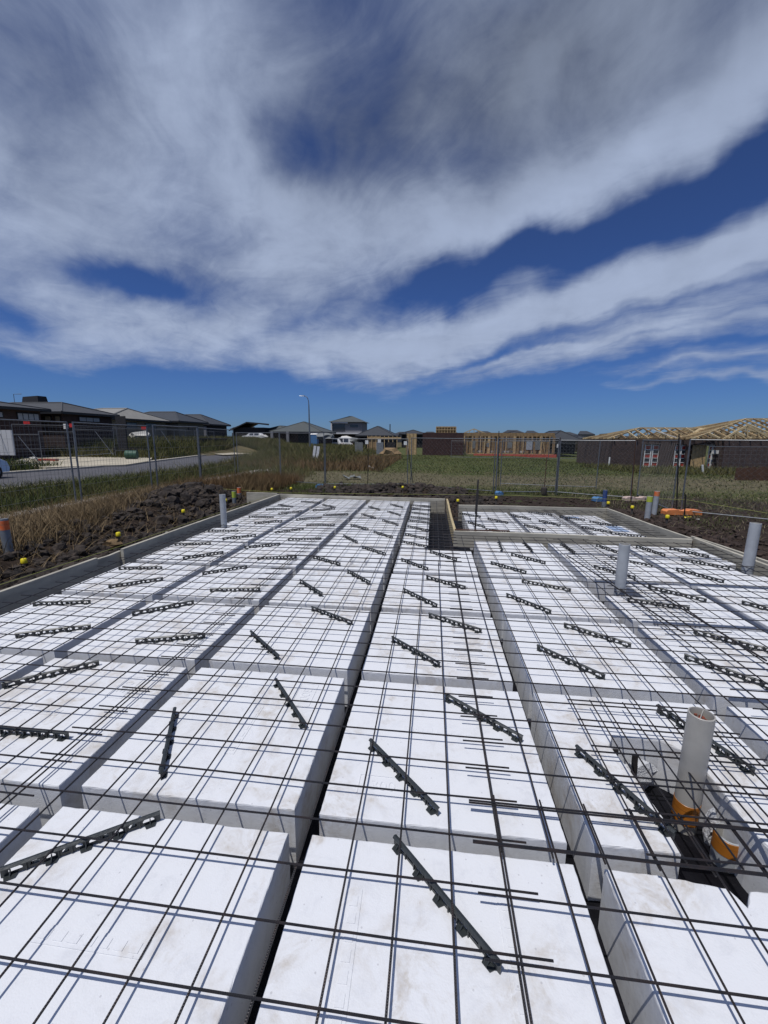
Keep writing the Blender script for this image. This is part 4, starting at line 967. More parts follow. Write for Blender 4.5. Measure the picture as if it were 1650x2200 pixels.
for s, mt, w in ((-.14, 'white_paint', .21), (.0, 'fascia_dark', .07), (.14, 'white_paint', .21)):
    m = MB(); m.box((s, 0, .68), (w, .03+.004*(mt != 'white_paint'), 1.28)); m.obj('board_strip', mt, root_)
tag(root_, 'leaning white marker board with a dark stripe in the rusty grass', 'sign')
for i, (px, py, tp, hx, lb) in enumerate(((838, 950, 912, 0, 'thin grey light pole far behind the pyramid roof'), (1357, 946, 922, .6, 'distant lamp pole with short arm left of the timber trusses'), (1285, 945, 933, .9, 'distant lamp pole with long curved arm right of the dark roofs'))):
    Yd = 110; a = aty(px, py, Yd); b = aty(px, tp, Yd); m = MB(); m.tube([(a[0], Yd, -1), (b[0], Yd, b[2]-.4), (b[0]+hx*.5, Yd, b[2]), (b[0]+hx*2, Yd, b[2]+.1)], .12, 6); tag(m.obj('light_pole', 'steel_stake'), lb, 'light pole', 'distant light poles')

# ------------------------------------------------------------------ cars
def car(x, y, rz, L, Wd, Ht, mt, label, detail=True):
    root_ = empty('parked_car', (x, y, float(H(x, y))+.02), rz); tag(root_, label, 'car')
    prof = [(-L*.5, .35), (-L*.49, .75), (-L*.44, .92), (-L*.40, 1.0), (-L*.34, Ht*.93), (-L*.25, Ht), (L*.05, Ht), (L*.14, Ht*.93), (L*.25, 1.02), (L*.40, .93), (L*.475, .78), (L*.5, .50), (L*.49, .30)]
    n = len(prof); rows = []
    for s, inset in ((-1, .06), (-1, 0), (1, 0), (1, .06)): pass
    m = MB(); vs = []
    for k, yy in enumerate((-Wd/2, -Wd/2+.07, Wd/2-.07, Wd/2)):
        for (px_, pz) in prof:
            tz = max(0, (pz-.95)/max(.01, Ht-.95)); yv = yy*(1-.20*tz) if k in (0, 3) else yy*(1-.22*tz)
            vs.append((px_*(.97 if k in (0, 3) else 1), yv, pz*(.985 if k in (0, 3) else 1)))
    fs = [tuple(range(n)), tuple(range(3*n, 4*n))[::-1]]
    for k in range(3):
        for i in range(n):
            j = (i+1) % n; fs.append((k*n+i, (k+1)*n+i, (k+1)*n+j, k*n+j))
    m.add(vs, fs); m.obj('body', mt, root_, smooth=True)
    for s in (-1, 1):
        yv = s*(Wd/2*.93)
        for a, b in (((-L*.31, -L*.10)), ((-L*.08, L*.10))):
            m = MB(); m.add([(a, s*(Wd/2-.015), 1.02), (b, s*(Wd/2-.015), 1.02), (b-.03, s*(Wd/2*.83), Ht*.93), (a+.06, s*(Wd/2*.83), Ht*.93), (a, s*(Wd/2-.06), 1.02), (b, s*(Wd/2-.06), 1.02), (b-.03, s*(Wd/2*.80), Ht*.93), (a+.06, s*(Wd/2*.80), Ht*.93)], [(0, 1, 2, 3), (7, 6, 5, 4), (0, 4, 5, 1), (3, 2, 6, 7)]); m.obj('window', 'glass_dark', root_)
    for xx in (-L*.32, L*.32):
        for s in (-1, 1):
            w = empty('wheel', (xx, s*(Wd/2-.09), .34)); w.parent = root_; w.rotation_euler = (R(90)*s*-1, 0, 0)
            m = MB(); m.lathe([(.22, -.11), (.33, -.11), (.345, -.07), (.345, .07), (.33, .115), (.235, .115)], n=28); m.obj('tyre', 'tyre', w, smooth=True)
            m = MB(); m.lathe([(.235, .10), (.225, .10), (.22, .03), (.0001, .03)], n=28); m.obj('rim', 'fascia_dark', w)
            m = MB()
            for q in range(10):
                t = 2*math.pi*q/10; m.beam((.03*math.cos(t), .03*math.sin(t), .085), (.225*math.cos(t+.08), .225*math.sin(t+.08), .095), .022, .02)
            m.lathe([(.0001, .10), (.05, .098), (.055, .07)], n=12); m.lathe([(.237, .112), (.222, .108), (.222, .08)], n=28); m.obj('spokes', 'alloy', w)
            m = MB(); m.lathe([(.41, -.04), (.41, .052), (.36, .052)], n=24); m.obj('wheel_arch', 'fascia_dark', w)
    if detail:
        for s in (-1, 1): m = MB(); m.box((L*.475, s*Wd*.36, .72), (.05, .32, .12)); m.obj('headlight', 'blind_pale', root_); m = MB(); m.box((-L*.485, s*Wd*.40, .85), (.04, .2, .16)); m.obj('tail_light', 'red_sign', root_)
    return root_
car(-20.85, 15.62, R(90), 4.4, 1.8, 1.6, 'car_silver', 'silver car with ten-spoke wheels parked across the street at the left edge')
x, y, z = aty(712, 946, 82); car(x, y, R(180), 4.6, 1.8, 1.7, 'car_white', 'white car parked far away beneath the two-storey house')
x, y, z = aty(735, 946, 84); car(x, y, R(180), 4.8, 1.9, 2.0, 'car_white', 'white van parked far away right of the white car')
x, y, z = aty(545, 938, 76); car(x, y, R(180), 4.4, 1.8, 1.5, 'car_white', 'white car half hidden by the bank beside the low black house')

# ------------------------------------------------------------------ houses
def house(name, x0, x1, y0, y1, zb, ze, zr, wall, roof, label, wins=(), over=.55, ridge=None, fascia='fascia_dark', extra=None):
    root_ = empty(name, ((x0+x1)/2, (y0+y1)/2, 0)); tag(root_, label, 'house'); cx, cy = (x0+x1)/2, (y0+y1)/2
    m = MB(); m.box((0, 0, (zb+ze)/2), (x1-x0, y1-y0, ze-zb)); m.obj('wall', wall, root_)
    X0_, X1_, Y0_, Y1_ = x0-over-cx, x1+over-cx, y0-over-cy, y1+over-cy; wx, wy = X1_-X0_, Y1_-Y0_
    if ridge: R0, R1 = (ridge[0]-cx, ridge[1]-cy), (ridge[2]-cx, ridge[3]-cy)
    elif wx > wy: R0, R1 = (X0_+wy/2, 0), (X1_-wy/2, 0)
    else: R0, R1 = (0, Y0_+wx/2), (0, Y1_-wx/2)
    e = ze+.10; vs = [(X0_, Y0_, e), (X1_, Y0_, e), (X1_, Y1_, e), (X0_, Y1_, e), (*R0, zr), (*R1, zr)]
    if abs(R0[0]-R1[0]) >= abs(R0[1]-R1[1]): fs = [(0, 1, 5, 4), (1, 2, 5), (2, 3, 4, 5), (3, 0, 4)]
    else: fs = [(0, 1, 4), (1, 2, 5, 4), (2, 3, 5), (3, 0, 4, 5)]
    m = MB(); m.add(vs, fs+[(3, 2, 1, 0)]); rf = m.obj('roof', roof, root_)
    m = MB()
    for a, b in ((0, 4), (1, 5 if abs(R0[0]-R1[0]) >= abs(R0[1]-R1[1]) else 4), (2, 5), (3, 4 if abs(R0[0]-R1[0]) >= abs(R0[1]-R1[1]) else 5), (4, 5)):
        m.tube([Vector(vs[a])+Vector((0, 0, .02)), Vector(vs[b])+Vector((0, 0, .03))], .07, 5)
    m.obj('ridge_capping', roof, rf)
    m = MB(); t = .09
    for a, b in (((X0_, Y0_), (X1_, Y0_)), ((X1_, Y0_), (X1_, Y1_)), ((X1_, Y1_), (X0_, Y1_)), ((X0_, Y1_), (X0_, Y0_))):
        m.beam((a[0], a[1], ze), (b[0], b[1], ze), .10, .22)
    m.obj('gutter', fascia, root_)
    for w in wins:   # side, along, z, w, h, panes, mat
        side, al_, z, ww, hh, pn, mt = w
        f = empty('window'); f.parent = root_
        if side == 'S': f.location = (al_-cx, y0-cy-.02, z); f.rotation_euler.z = 0
        else: f.location = (x1-cx+.02, al_-cy, z); f.rotation_euler.z = R(90)
        m = MB(); q = .07
        for s in (-1, 1): m.box((s*(ww/2-q/2), 0, 0), (q, .10, hh)); m.box((0, 0, s*(hh/2-q/2)), (ww, .094, q))
        for k in range(1, pn): m.box((-ww/2+ww*k/pn, 0, 0), (q, .088, hh))
        m.obj('frame', 'fascia_dark', f)
        for k in range(pn): m = MB(); m.box((-ww/2+ww*(k+.5)/pn, -.03, 0), (ww/pn-q, .02, hh-q)); m.obj('pane', mt, f)
    return root_
h1 = house('brick_house', -48, -34.6, 10., 34.2, -.2, 4.2, 5.7, 'wall_darkbrick', 'roof_dark', 'dark brick house with four pale window panes at the left edge', [('E', 33.0, 3.60, 2.0, .62, 4, 'blind_pale'), ('E', 30.3, 3.65, 1.1, .5, 2, 'blind_pale')])
h2 = house('brick_house', -46, -34.3, 36.1, 42.2, .9, 4.1, 5.25, 'wall_darkbrick', 'roof_dark', 'dark brick house with a black roof box, second from the left', [('E', 39.2, 3.62, 2.6, .5, 3, 'blind_pale'), ('S', -35.75, 3.55, .7, .6, 1, 'wall_cream'), ('S', -34.75, 3.55, .6, .6, 1, 'wall_cream')], ridge=(-42.5, 39.1, -37., 39.1))
bx = aty(76, 866, 40); m = MB(); m.add([(-.95, -.6, 0), (.95, -.6, 0), (.95, .6, 0), (-.95, .6, 0), (-.85, -.5, .75), (.85, -.5, .85), (.85, .5, .85), (-.85, .5, .75)], [(0, 1, 5, 4), (1, 2, 6, 5), (2, 3, 7, 6), (3, 0, 4, 7), (4, 5, 6, 7)]); m.obj('roof_unit', 'wall_black', h2, loc=(bx[0]-h2.location.x, 40-h2.location.y, 5.15))
for px, ptop in ((29, 847), (48, 858)):
    a = aty(px, ptop, 40); m = MB(); m.tube([(0, 0, -2.), (0, 0, 0), (.9, 0, .02)], .035, 4); tag(m.obj('aerial', 'galv', None, loc=(a[0], 40, a[2])), ['thin antenna mast above the left house, taller one', 'thin antenna mast above the left house, lower one'][px > 40], 'antenna')
h3 = house('cream_house', -46, -36.1, 43.6, 54.2, .9, 3.95, 5.36, 'wall_cream', 'roof_light', 'cream house with a light grey roof', [('E', 47.5, 3.3, 1.8, .7, 2, 'glass_dark'), ('E', 51.0, 3.3, 2.2, .7, 2, 'glass_dark')], ridge=(-40.8, 49., -37.6, 49.))
h4 = house('dark_house', -46, -35.5, 56., 62.6, .9, 4.05, 5.56, 'wall_cream', 'roof_charcoal', 'house with solar panels on a dark roof right of the cream house', [('E', 59.5, 3.2, 2.2, .7, 2, 'glass_dark')], ridge=(-41.8, 59.2, -37.8, 59.2))
m = MB()
for i in range(3):
    for j in range(2): m.box((i*1.1-1.1, 0, j*.9), (1.0, .05, .82))
o = m.obj('solar_panel', 'glass_dark', h4, loc=(-4.2, -4.1, 1.0)); o.location = (1.6, -2.6, 4.42); o.rotation_euler = (R(-66), 0, 0)
h5 = house('dark_house', -48, -37.4, 67.6, 73.8, .9, 4.0, 5.8, 'wall_black', 'roof_charcoal', 'dark house whose end wall is pale, last in the left row', [('S', -41, 3.0, 3, 1.2, 2, 'glass_dark')], ridge=(-43.3, 70.8, -40.5, 70.8))
m = MB(); m.box((0, 0, 0), (3.2, .3, 2.6)); m.obj('pale_wall_panel', 'wall_grey', h5, loc=(3.4, -3.3, 2.4))
def houseY(name, pl, pr_, pe, ppk, ppy, Y, dep, wall, roof, label, wins=(), zb=0., **k):
    a = aty(pl, pe, Y); b = aty(pr_, pe, Y); c = aty(ppk, ppy, Y+dep*.35)
    return house(name, a[0]+.5, b[0]-.5, Y, Y+dep, zb, (a[2]+b[2])/2-.1, c[2], wall, roof, label, wins, **k)
a = aty(500, 917, 82); b = aty(566, 913, 82)
root_ = empty('black_house', ((a[0]+b[0])/2, 85, 0)); tag(root_, 'low black house with a single sloping roof', 'house')
wd = b[0]-a[0]; m = MB(); m.box((0, 0, 2.4), (wd, 6, 3.)); m.obj('wall', 'wall_black', root_)
m = MB(); m.add([(-wd/2-.6, -3.6, 3.3), (0, -3.6, 5.0), (wd/2+1.4, -3.6, 4.6), (-wd/2-.6, 3.6, 3.3), (0, 3.6, 5.0), (wd/2+1.4, 3.6, 4.6), (-wd/2-.6, -3.6, 3.1), (0, -3.6, 4.75), (wd/2+1.4, -3.6, 4.3)], [(0, 1, 4, 3), (1, 2, 5, 4), (6, 7, 1, 0), (7, 8, 2, 1)]); m.obj('roof', 'fascia_dark', root_)
houseY('white_house', 497, 530, 922, 515, 913, 105, 8, 'wall_white', 'roof_charcoal', 'small white house far behind the low black one')
h7 = houseY('charcoal_house', 584, 692, 927.5, 637, 906, 72, 9, 'wall_darkbrick', 'roof_green', 'wide house with a pyramid roof and dark open garage beside the lamp pole', over=.7)
gx_ = aty(660, 940, 72); m = MB(); m.box((0, 0, 0), (3.2, .1, 2.3)); m.obj('garage_opening', 'wall_black', h7, loc=(gx_[0]-h7.location.x, -4.56, 1.9))
for px in (583, 617): q = aty(px, 940, 71); m = MB(); m.box((0, 0, 0), (.45, .45, 2.8)); m.obj('porch_pier', 'wall_grey', h7, loc=(q[0]-h7.location.x, -5.1, 1.6))
houseY('charcoal_house', 560, 625, 926, 590, 915, 84, 9, 'wall_darkbrick', 'roof_green', 'lower dark roof peeping out behind the pyramid-roofed house')
# two-storey
a = aty(712, 907, 95); b = aty(777, 907, 95); zt = a[2]; zb_ = aty(712, 932, 95)[2]
root_ = empty('two_storey_house', ((a[0]+b[0])/2, 99, 0)); tag(root_, 'two-storey white and grey house with a dark hip roof', 'house'); wd = b[0]-a[0]
m = MB(); m.box((0, 0, (zt+zb_)/2), (wd, 8, zt-zb_)); m.obj('upper_wall', 'wall_grey', root_)
m = MB(); m.box((-.6, 1, zb_/2), (wd-1, 8, zb_)); m.obj('lower_wall', 'wall_black', root_)
m = MB(); m.box((-wd*.22, -4.25, zt-.12), (wd*.56, .5, .26)); m.box((-wd*.49, -4.25, (zt+zb_)/2), (.3, .5, zt-zb_)); m.box((0, -4.25, zb_+.12), (wd+1.8, .5, .30)); m.obj('white_frame', 'wall_white', root_)
m = MB(); m.box((-wd*.25, -4.05, (zt+zb_)/2+.05), (wd*.40, .06, (zt-zb_)*.62)); m.obj('window', 'glass_dark', root_)
m = MB(); m.box((wd*.25, -4.05, (zt+zb_)/2+.45), (wd*.26, .06, .5)); m.obj('window', 'glass_dark', root_)
zz_ = zt+.05; m = MB(); m.add([(-wd/2-.6, -4.6, zz_), (wd/2+.6, -4.6, zz_), (wd/2+.6, 4.6, zz_), (-wd/2-.6, 4.6, zz_), (.0, -.3, zz_+1.5), (.6, .3, zz_+1.5)], [(0, 1, 5, 4), (1, 2, 5), (2, 3, 4, 5), (3, 0, 4), (3, 2, 1, 0)]); m.obj('roof', 'roof_green', root_)
houseY('black_roof_house', 765, 848, 935.5, 805, 916, 78, 10, 'wall_black', 'roof_charcoal', 'black house with a pointed pyramid roof left of the timber wall frames')
houseY('black_roof_house', 858, 915, 932, 885, 924, 88, 9, 'wall_black', 'roof_charcoal', 'dark roofed house behind the brown brick wall')
houseY('black_roof_house', 1176, 1245, 944, 1196, 926, 60, 9, 'wall_black', 'roof_charcoal', 'black roofed house right of the timber frame')
houseY('black_roof_house', 1228, 1266, 942, 1240, 936.5, 70, 8, 'timber_aged', 'roof_charcoal', 'small brown hipped roof right of the black roofed house')
houseY('grey_roof_house', 1290, 1400, 943, 1345, 936.5, 62, 9, 'wall_darkbrick', 'roof_dark', 'low grey roof behind the timber trusses')
houseY('black_roof_house', 1080, 1135, 933.5, 1110, 927.5, 70, 7, 'wall_black', 'roof_charcoal', 'dark roof just peeping over the timber frame')
# far horizon roofs / tree line
m = MB(); r_ = random.Random(3)
for i in range(46):
    x = -160+i*11+r_.uniform(-3, 3); w = r_.uniform(6, 11); zt_ = r_.uniform(2.6, 4.4)
    m.add([(x, 190, -1), (x+w, 190, -1), (x+w, 190, zt_), (x, 190, zt_), (x+w*.3, 194, zt_+1.4), (x+w*.7, 194, zt_+1.4)], [(0, 1, 2, 3), (3, 2, 5, 4)])
o = m.obj('distant_roofs', 'roof_charcoal'); stuff(o, 'far row of low roofs along the horizon', 'houses')

# ------------------------------------------------------------------ building sites: brick wall, timber frames
def brick_panel(root_, x0, x1, y, z0, z1, mt, bw=.6, bh=.17, name='brick'):
    """courses of bricks standing proud of a mortar backing"""
    m = MB(); m.box(((x0+x1)/2, y+.06, (z0+z1)/2), (x1-x0, .10, z1-z0)); m.obj('mortar_backing', 'brick_red', root_)
    me_ = MB(); me_.box((0, 0, 0), (bw-.02, .10, bh-.02)); 
    m = MB(); z = z0; k = 0
    while z < z1-.02:
        x = x0+(0 if k % 2 else -bw/2)
        while x < x1-.01:
            a = max(x, x0); b_ = min(x+bw, x1)
            if b_-a > .05: m.box(((a+b_)/2, y+rng.uniform(-.006, .006), z+min(bh, z1-z)/2), (b_-a-.014, .08, min(bh, z1-z)-.014))
            x += bw
        z += bh; k += 1
    o = m.obj('brickwork', mt, root_); o['kind'] = 'stuff'
root_ = empty('brick_house_shell', (0, 0, 0)); tag(root_, 'unfinished dark brown brick wall standing on the far side of the grass', 'brick wall')
brick_panel(root_, -1.25, 3.55, 50.4, -.05, 2.64, 'brick_wall', .23, .086)
m = MB(); m.box((1.15, 51.6, 1.3), (4.7, 2.2, 2.55)); m.obj('inner_wall', 'brick_red', root_)
root_ = empty('timber_frame_box', (0, 0, 0)); tag(root_, 'timber framed box rising above the brown brick wall', 'timber frame')
a = aty(937, 930, 56); b = aty(980, 917, 56); wd = b[0]-a[0]
m = MB(); m.box(((a[0]+b[0])/2, 56.6, (a[2]+b[2])/2), (wd-.1, 1., b[2]-a[2]-.05)); m.obj('sheeting', 'timber_aged', root_)
for i in range(8): m = MB(); m.box((a[0]+wd*i/7, 56, (a[2]+b[2])/2), (.09, .09, b[2]-a[2])); m.obj('stud', 'timber_new', root_)
for z in (a[2], (a[2]+b[2])/2, b[2]): m = MB(); m.box(((a[0]+b[0])/2, 55.99, z), (wd, .10, .09)); m.obj('plate', 'timber_new', root_)
# long timber frame
root_ = empty('timber_house_frame', (0, 0, 0)); tag(root_, 'long timber house frame with open studs and red film along its base', 'timber frame')
xa, xb, yf = 3.65, 14.2, 52.; zt = 2.72
m = MB(); m.box(((xa+xb)/2, yf, zt-.25), (xb-xa, .08, .42)); m.obj('top_plate', 'timber_aged', root_)
m = MB(); m.box(((xa+xb)/2, yf, .18), (xb-xa, .10, .10)); m.obj('bottom_plate', 'timber_new', root_)
x = xa; i = 0; wide = {2, 5, 9, 10, 14, 17, 20}
while x < xb+.01:
    w = .09 if i % 3 else .30
    m = MB(); m.box((x, yf-.01, 1.25), (w, .10, 2.05)); m.obj('stud', 'timber_aged' if i % 2 else 'timber_new', root_); x += .50; i += 1
for i in range(9):
    x = xa+.6+i*1.15+rng.uniform(-.2, .2); w = rng.uniform(.6, 1.05)
    if i in (1, 4): continue
    m = MB(); m.box((x, yf+.15, 1.2), (w, .03, 2.2)); m.obj('sheet', 'timber_aged', root_)
for r0 in range(2):
    x = xa+.2
    while x < xb: m = MB(); m.box((x, yf+3+r0*2.5, 1.25), (.09, .09, 2.5)); m.obj('inner_stud', 'timber_aged', root_); x += .6
    m = MB(); m.box(((xa+xb)/2, yf+3+r0*2.5, 2.5), (xb-xa, .09, .2)); m.obj('inner_plate', 'timber_aged', root_)
m = MB(); m.box(((xa+xb)/2, yf+8.5, 1.2), (xb-xa, .1, 2.3)); m.obj('back_wall', 'brick_wall_grey', root_)
for x0_, x1_ in ((6.2, 6.1), (12.6, 13.2)): m = MB(); m.beam((x0_, yf-.15, 2.5 if x0_ > 7 else 2.2), (x1_, yf-.15, .2), .10, .04); m.obj('brace', 'timber_pale', root_)
m = MB(); m.box((9.6, yf-.6, .02), (9.5, .35, .34)); m.obj('base_film', 'orange_film', root_)
m = MB(); m.box((9.4, yf+.3, .45), (9.0, .06, .22)); m.obj('white_packers', 'white_debris', root_)
for px, w, h in ((1018, .35, .8), (1048, .3, .5), (1095, .55, .7), (1137, .7, 1.1), (1155, .6, 1.1)):
    q = aty(px, 960, yf-.1); m = MB(); m.box((q[0], yf-.08, 1.25), (w, .03, h)); m.obj('wrapped_bundle', 'grey_sheet' if px != 1137 else 'blind_pale', root_)
# small gable truss behind
a = aty(995, 931, 58); b = aty(1043, 931, 58); c = aty(1018, 921.5, 58); root_ = empty('gable_truss', (0, 0, 0)); tag(root_, 'small pale gable truss standing above the long timber frame', 'roof truss')
for p, q in ((a, c), (b, c), (a, b)): m = MB(); m.beam(p, q, .10, .12); m.obj('chord', 'timber_pale', root_)
for t in (.3, .5, .7):
    p = Vector(a).lerp(Vector(b), t); q = Vector(a).lerp(Vector(c), min(1, t*2)) if t <= .5 else Vector(b).lerp(Vector(c), (1-t)*2); m = MB(); m.beam(p, q, .08, .08); m.obj('web', 'timber_pale', root_)
# left timber corner and grey panels
root_ = empty('timber_corner', (0, 0, 0)); tag(root_, 'narrow timber wall corner left of the brown brick wall', 'timber frame')
m = MB(); m.box((-2.60, 50.9, 1.28), (1.15, .08, 2.5)); m.obj('sheet', 'timber_new', root_)
for i in range(4): m = MB(); m.box((-3.2+i*.40, 50.84, 1.28), (.07, .06, 2.52)); m.obj('stud', 'timber_aged', root_)
root_ = empty('timber_wall_frame', (0, 0, 0)); tag(root_, 'brown timber wall frames under the pointed black roof', 'timber frame')
a = aty(790, 939, 62); b = aty(862, 939, 62)
m = MB(); m.box(((a[0]+b[0])/2, 62, a[2]-.15), (b[0]-a[0], .1, .3)); m.obj('top_plate', 'timber_new', root_)
m = MB(); m.box((a[0]+1., 62.1, 1.2), (1.7, .05, 2.0)); m.obj('sheet', 'timber_aged', root_)
x = a[0]
while x < b[0]: m = MB(); m.box((x, 62, 1.2), (.10, .08, 2.2)); m.obj('stud', 'timber_new', root_); x += .62
for i, (px, w, mt, lb) in enumerate(((771, .95, 'grey_sheet', 'pale grey square panel standing beyond the rusty grass'), (816, .85, 'pvc_dark', 'blue grey panel leaning left of the earth mound'), (840, 1.1, 'steel_stake', 'dark sheet standing behind the earth mound'))):
    q = aty(px, 960, 49.5+i*2); m = MB(); m.box((q[0], q[1], .75), (w, .08, 1.45)); tag(m.obj('panel', mt), lb, 'panel')
q = aty(838, 966, 51); o = lump((q[0], 51, .1), (1.15, .8, .75), 'timber_aged', 'earth_mound', 44); tag(o, 'brown earth mound left of the timber wall corner', 'earth mound')
for i, (px, py, lb) in enumerate(((788, 950, 'small white notice on the distant fence, left one'), (815, 947, 'small white notice on the distant fence, middle one'), (871, 952, 'small white notice on the timber corner'), (1200, 958, 'small white notice below the black roof at right'))):
    q = aty(px, py, 48); m = MB(); m.box((q[0], 48, q[2]), (.36, .03, .42)); tag(m.obj('notice', 'white_paint'), lb, 'sign', 'small white notices')
# portable toilet & wraps
q = aty(676, 940, 70.2); m = MB(); m.box((q[0], 70.2, 1.5), (1.1, 1.1, 2.0)); o = m.obj('portable_toilet', 'blue_plastic'); tag(o, 'blue portable toilet with white roof in front of the pyramid-roofed house', 'portable toilet')
m = MB(); m.add([(-.6, -.6, 0), (.6, -.6, 0), (.6, .6, 0), (-.6, .6, 0), (-.4, -.4, .25), (.4, -.4, .25), (.4, .4, .25), (-.4, .4, .25)], [(0, 1, 5, 4), (1, 2, 6, 5), (2, 3, 7, 6), (3, 0, 4, 7), (4, 5, 6, 7)]); m.obj('roof', 'white_paint', o, loc=(q[0], 70.2, 2.5))
for i, (px, py, Y, s, lb) in enumerate(((222, 935, 44, .9, 'white wrapped heap before the cream house, left one'), (565, 938, 68, .8, 'white sack in the bank grass before the wide house'), (300, 936, 46, 1.2, 'pale wrapped pallets before the cream house'), (135, 938, 40, .55, 'white bag below the second dark brick house'), (697, 938, 66, 1.4, 'grey wrapped stack beside the blue toilet'), (745, 947, 86, 2.2, 'pale building materials beneath the two-storey house'), (757, 948, 84, 1.6, 'grey rubble heap right of the building materials'), (1282, 962, 50, .75, 'white wrapped pallet left of the brick house'), (48, 992, 27, .35, 'small white rubbish at the left of the driveway'), (72, 985, 28, .3, 'small white rubbish on the driveway edge'))):
    q = aty(px, py, Y); o = lump((q[0], q[1], q[2]), (s, s*.6, s*.42), 'white_debris' if 'grey' not in lb else 'grey_sheet', 'wrapped_heap', 60+i, 2); tag(o, lb, 'heap')
q = aty(103, 985, 28.5); m = MB(); m.box((q[0], q[1], .2), (1.5, .3, .2)); tag(m.obj('plank_bundle', 'red_board'), 'dull red bundle lying at the back of the driveway', 'bundle')
for i, (px, py, Y) in enumerate(((787, 972, 40), (803, 971, 41), (807, 987, 33))):
    q = aty(px, py, Y); m = MB(); m.box((q[0], Y, .2), (.09, .09, .55)); tag(m.obj('short_post', 'black_star_post'), ['short black post in the grass below the grey panel', 'short black post below the timber wall frames', 'short black post nearer in the grass'][i], 'post')
for i, (p, q_) in enumerate((((1308, 1000), (1310, 982)), ((1379, 990), (1383, 981)), ((1513, 1022), (1509, 999)))):
    x, y = at(*p, -.2); t_ = aty(*q_, y); m = MB(); m.tube([(x, y, -.5), (t_[0], y, t_[2])], .06, 8); tag(m.obj('white_post', 'white_paint'), ['white marker pipe left of the unfinished brick house', 'small white marker pipe beside the red and white boards', 'white marker pipe before the timber door panel'][i], 'marker pipe')

# right brick house under construction
root_ = empty('brick_house', (0, 0, 0)); tag(root_, 'unfinished dark brick house with bare timber roof trusses at the right', 'house')
yw = 38.; zt = 2.0; zb = -.45
def wseg(p0, p1, z0, z1): return (aty(p0, 960, yw)[0], aty(p1, 960, yw)[0], yw, z0, z1)
for p0, p1, z0, z1 in ((1316, 1384, zb, zt), (1418, 1450, zb, zt), (1475, 1484, zb, zt), (1538, 1562, zb, zt), (1384, 1418, 1.62, zt), (1450, 1475, 1.62, zt), (1484, 1538, 1.62, zt), (1450, 1475, zb, -.36)):
    s = wseg(p0, p1, z0, z1); brick_panel(root_, s[0], s[1], s[2], s[3], s[4], 'brick_wall_grey', .23, .086)
xB = aty(1556, 960, 36.)[0]; brick_panel(root_, xB, xB+12, 36., -.5, 2.02, 'brick_wall_grey', .23, .086)
x0_ = aty(1316, 960, yw)[0]; m = MB(); m.box((x0_+.1, yw+4.5, .75), (.15, 8.7, 2.45)); m.obj('side_wall', 'brick_wall_grey', root_)
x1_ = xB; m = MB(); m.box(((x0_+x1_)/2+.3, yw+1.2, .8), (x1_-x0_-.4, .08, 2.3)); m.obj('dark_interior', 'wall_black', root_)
for p0, p1 in ((1386, 1399), (1403, 1416), (1451, 1461), (1464, 1474), (1524, 1530), (1532, 1538)):
    a = aty(p0, 960, yw+.2)[0]; b = aty(p1, 960, yw+.2)[0]; z = 1.5; k = 0
    f = empty('window'); f.parent = root_
    m = MB()
    for xx in (a, b): m.box((xx, yw+.17, .55), (.07, .06, 2.1))
    m.obj('frame', 'white_paint', f)
    while z > -.35:
        m = MB(); m.box(((a+b)/2, yw+.22, z-.15), (b-a-.06, .04, .30)); m.obj('pane', 'red_board' if k % 2 == 0 else 'glass_dark', f)
        m = MB(); m.box(((a+b)/2, yw+.19, z), (b-a, .05, .04)); m.obj('bar', 'white_paint', f); z -= .35; k += 1
a = aty(1490, 960, yw+.1)[0]; b = aty(1521, 960, yw+.1)[0]
for i in range(4): m = MB(); m.box((a+(b-a)*(i+.5)/4, yw+.25, .50), ((b-a)/4-.02, .04, 2.15)); m.obj('door_plank', 'timber_new', root_)
m = MB(); m.box((aty(1537, 967, yw-.1)[0], yw-.12, 1.02), (.52, .02, .30)); m.obj('notice', 'white_paint', root_)
# hip roof skeletons: rafters and webs
def hip_frame(root_, x0, x1, y0, y1, ze, rx0, rx1, ry, zr, step, mt='timber_new'):
    nn = 0
    def raf(p, q, m_='timber_new', w=.07, h=.13):
        m = MB(); m.beam(p, q, w, h); m.obj('rafter', m_, root_)
    raf((rx0, ry, zr), (rx1, ry, zr), 'timber_pale')
    for c, rr in (((x0, y0), rx0), ((x0, y1), rx0), ((x1, y0), rx1), ((x1, y1), rx1)): raf((*c, ze), (rr, ry, zr), 'timber_pale')
    x = x0+step*.5
    while x < x1:
        if x < rx0: t = (x-x0)/(rx0-x0)
        elif x > rx1: t = (x1-x)/(x1-rx1)
        else: t = 1
        for ys_ in (y0, y1): raf((x, ys_, ze), (x, ys_+(ry-ys_)*t, ze+(zr-ze)*t), ['timber_new', 'timber_aged', 'timber_pale'][nn % 3])
        m = MB(); m.beam((x, y0, ze), (x, y1, ze), .045, .10); m.obj('bottom_chord', 'timber_aged', root_)
        for f0, f1 in ((.25, .5), (.5, .5), (.5, .85), (.75, .5)):
            yy0 = y0+(ry-y0)*f0*1.; hh = f1*t
            if t > .3: m = MB(); m.beam((x, y0+(ry-y0)*f0, ze), (x, y0+(ry-y0)*hh, ze+(zr-ze)*hh), .045, .08); m.obj('web', 'timber_pale' if nn % 2 else 'timber_new', root_)
        x += step; nn += 1
    y = y0+step*.5
    while y < y1:
        t = 1-abs(y-ry)/((ry-y0) if y < ry else (y1-ry))
        raf((x0, y, ze), (x0+(rx0-x0)*t, y, ze+(zr-ze)*t), ['timber_pale', 'timber_new', 'timber_aged'][nn % 3]); raf((x1, y, ze), (x1+(rx1-x1)*t, y, ze+(zr-ze)*t)); y += step; nn += 1
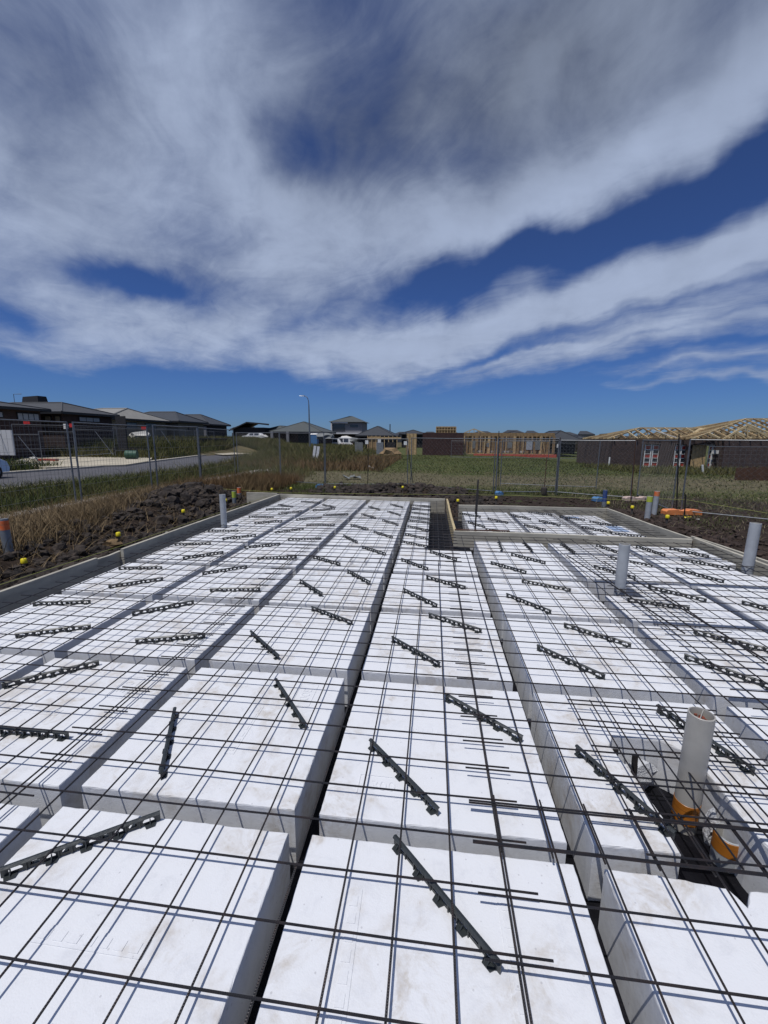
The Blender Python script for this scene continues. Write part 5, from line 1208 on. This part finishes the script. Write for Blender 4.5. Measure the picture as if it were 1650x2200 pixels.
A0 = aty(1312, 945, yw)[0]; A1 = aty(1560, 945, yw)[0]
hip_frame(root_, A0-.2, A1+1.5, yw-.2, yw+6.2, 2.06, A0+3.6, A1+.5, yw+3.0, 3.02, .9)
B0 = aty(1462, 945, 37.6)[0]; B1 = B0+15.5
pk = aty(1606, 900, 41.5)
hip_frame(root_, B0, B1, 35.8, 46.4, 2.10, pk[0]-.1, pk[0]+1.8, 41.5, pk[2], .75)
# front gable trusses facing us on the right wing
for i, (pl, pr_, pp, py_, Y) in enumerate(((1553, 1660, 1606, 914, 36.2), (1560, 1604, 1580, 927, 36.6), (1570, 1690, 1590, 918, 37.4))):
    a = aty(pl, 944, Y); b = aty(pr_, 944, Y); c = aty(pp, py_, Y)
    for p, q in ((a, c), (c, b)): m = MB(); m.beam(p, q, .08, .14); m.obj('truss_chord', 'timber_pale', root_)
    for t, s in ((.25, .5), (.5, .5), (.5, .99), (.75, 1.4)):
        p = Vector(a).lerp(Vector(b), t); q = Vector(a).lerp(Vector(c), s) if s <= 1 else Vector(c).lerp(Vector(b), s-1); m = MB(); m.beam(p, q, .045, .09); m.obj('truss_web', 'timber_pale', root_)
pa, pb = aty(1478, 944, 38.), aty(1506, 924, 41.); m = MB()
for k in range(3): m = MB(); m.beam((pa[0]+k*.3, pa[1], pa[2]+.15), (pb[0]+k*.3, pb[1], pb[2]+.15), .28, .05); m.obj('loose_board', 'timber_pale', root_)
pa, pb = aty(1400, 923, 39), aty(1460, 942, 38.4); m = MB(); m.beam(pa, pb, .10, .05); m.obj('white_batten', 'white_paint', root_)
# rough rust-coloured picket remnant
root_ = empty('rusty_pickets', (0, 0, 0)); tag(root_, 'low rust-brown picket screen in front of the brick house', 'fence')
q0 = at(1582, 1036, -.1); q1 = at(1690, 1036, -.1)
for i in range(17):
    t = i/16; x = q0[0]+(q1[0]-q0[0])*t; y = q0[1]+(q1[1]-q0[1])*t
    m = MB(); m.box((0, 0, .38), (.16+rng.uniform(0, .1), .04, .75+rng.uniform(-.12, .12))); m.obj('picket', 'rusty_steel', root_, loc=(x, y, -.1), rz=rng.uniform(-.2, .2))
# fence panels leaning at the brick house and before the frame
fence((aty(1522, 980, 33)[0], 33), (aty(1660, 980, 33)[0], 33), -.3, 1.55, 'galvanised fence panel standing before the right brick wall', wsp=.35, r=.03, wr=.006, group='distant fence panels')
fence((aty(970, 955, 45)[0], 45), (aty(1180, 955, 45)[0], 45), .0, 1.75, 'long galvanised fence panel before the timber house frame', wsp=.4, r=.025, wr=.005, group='distant fence panels')
fence((aty(1180, 955, 47)[0], 47), (aty(1318, 955, 47)[0], 47), -.1, 1.6, 'long galvanised fence panel left of the brick house', wsp=.3, r=.03, wr=.007, group='distant fence panels')

S.render.engine = 'CYCLES'
S.cycles.max_bounces = 8; S.cycles.diffuse_bounces = 2
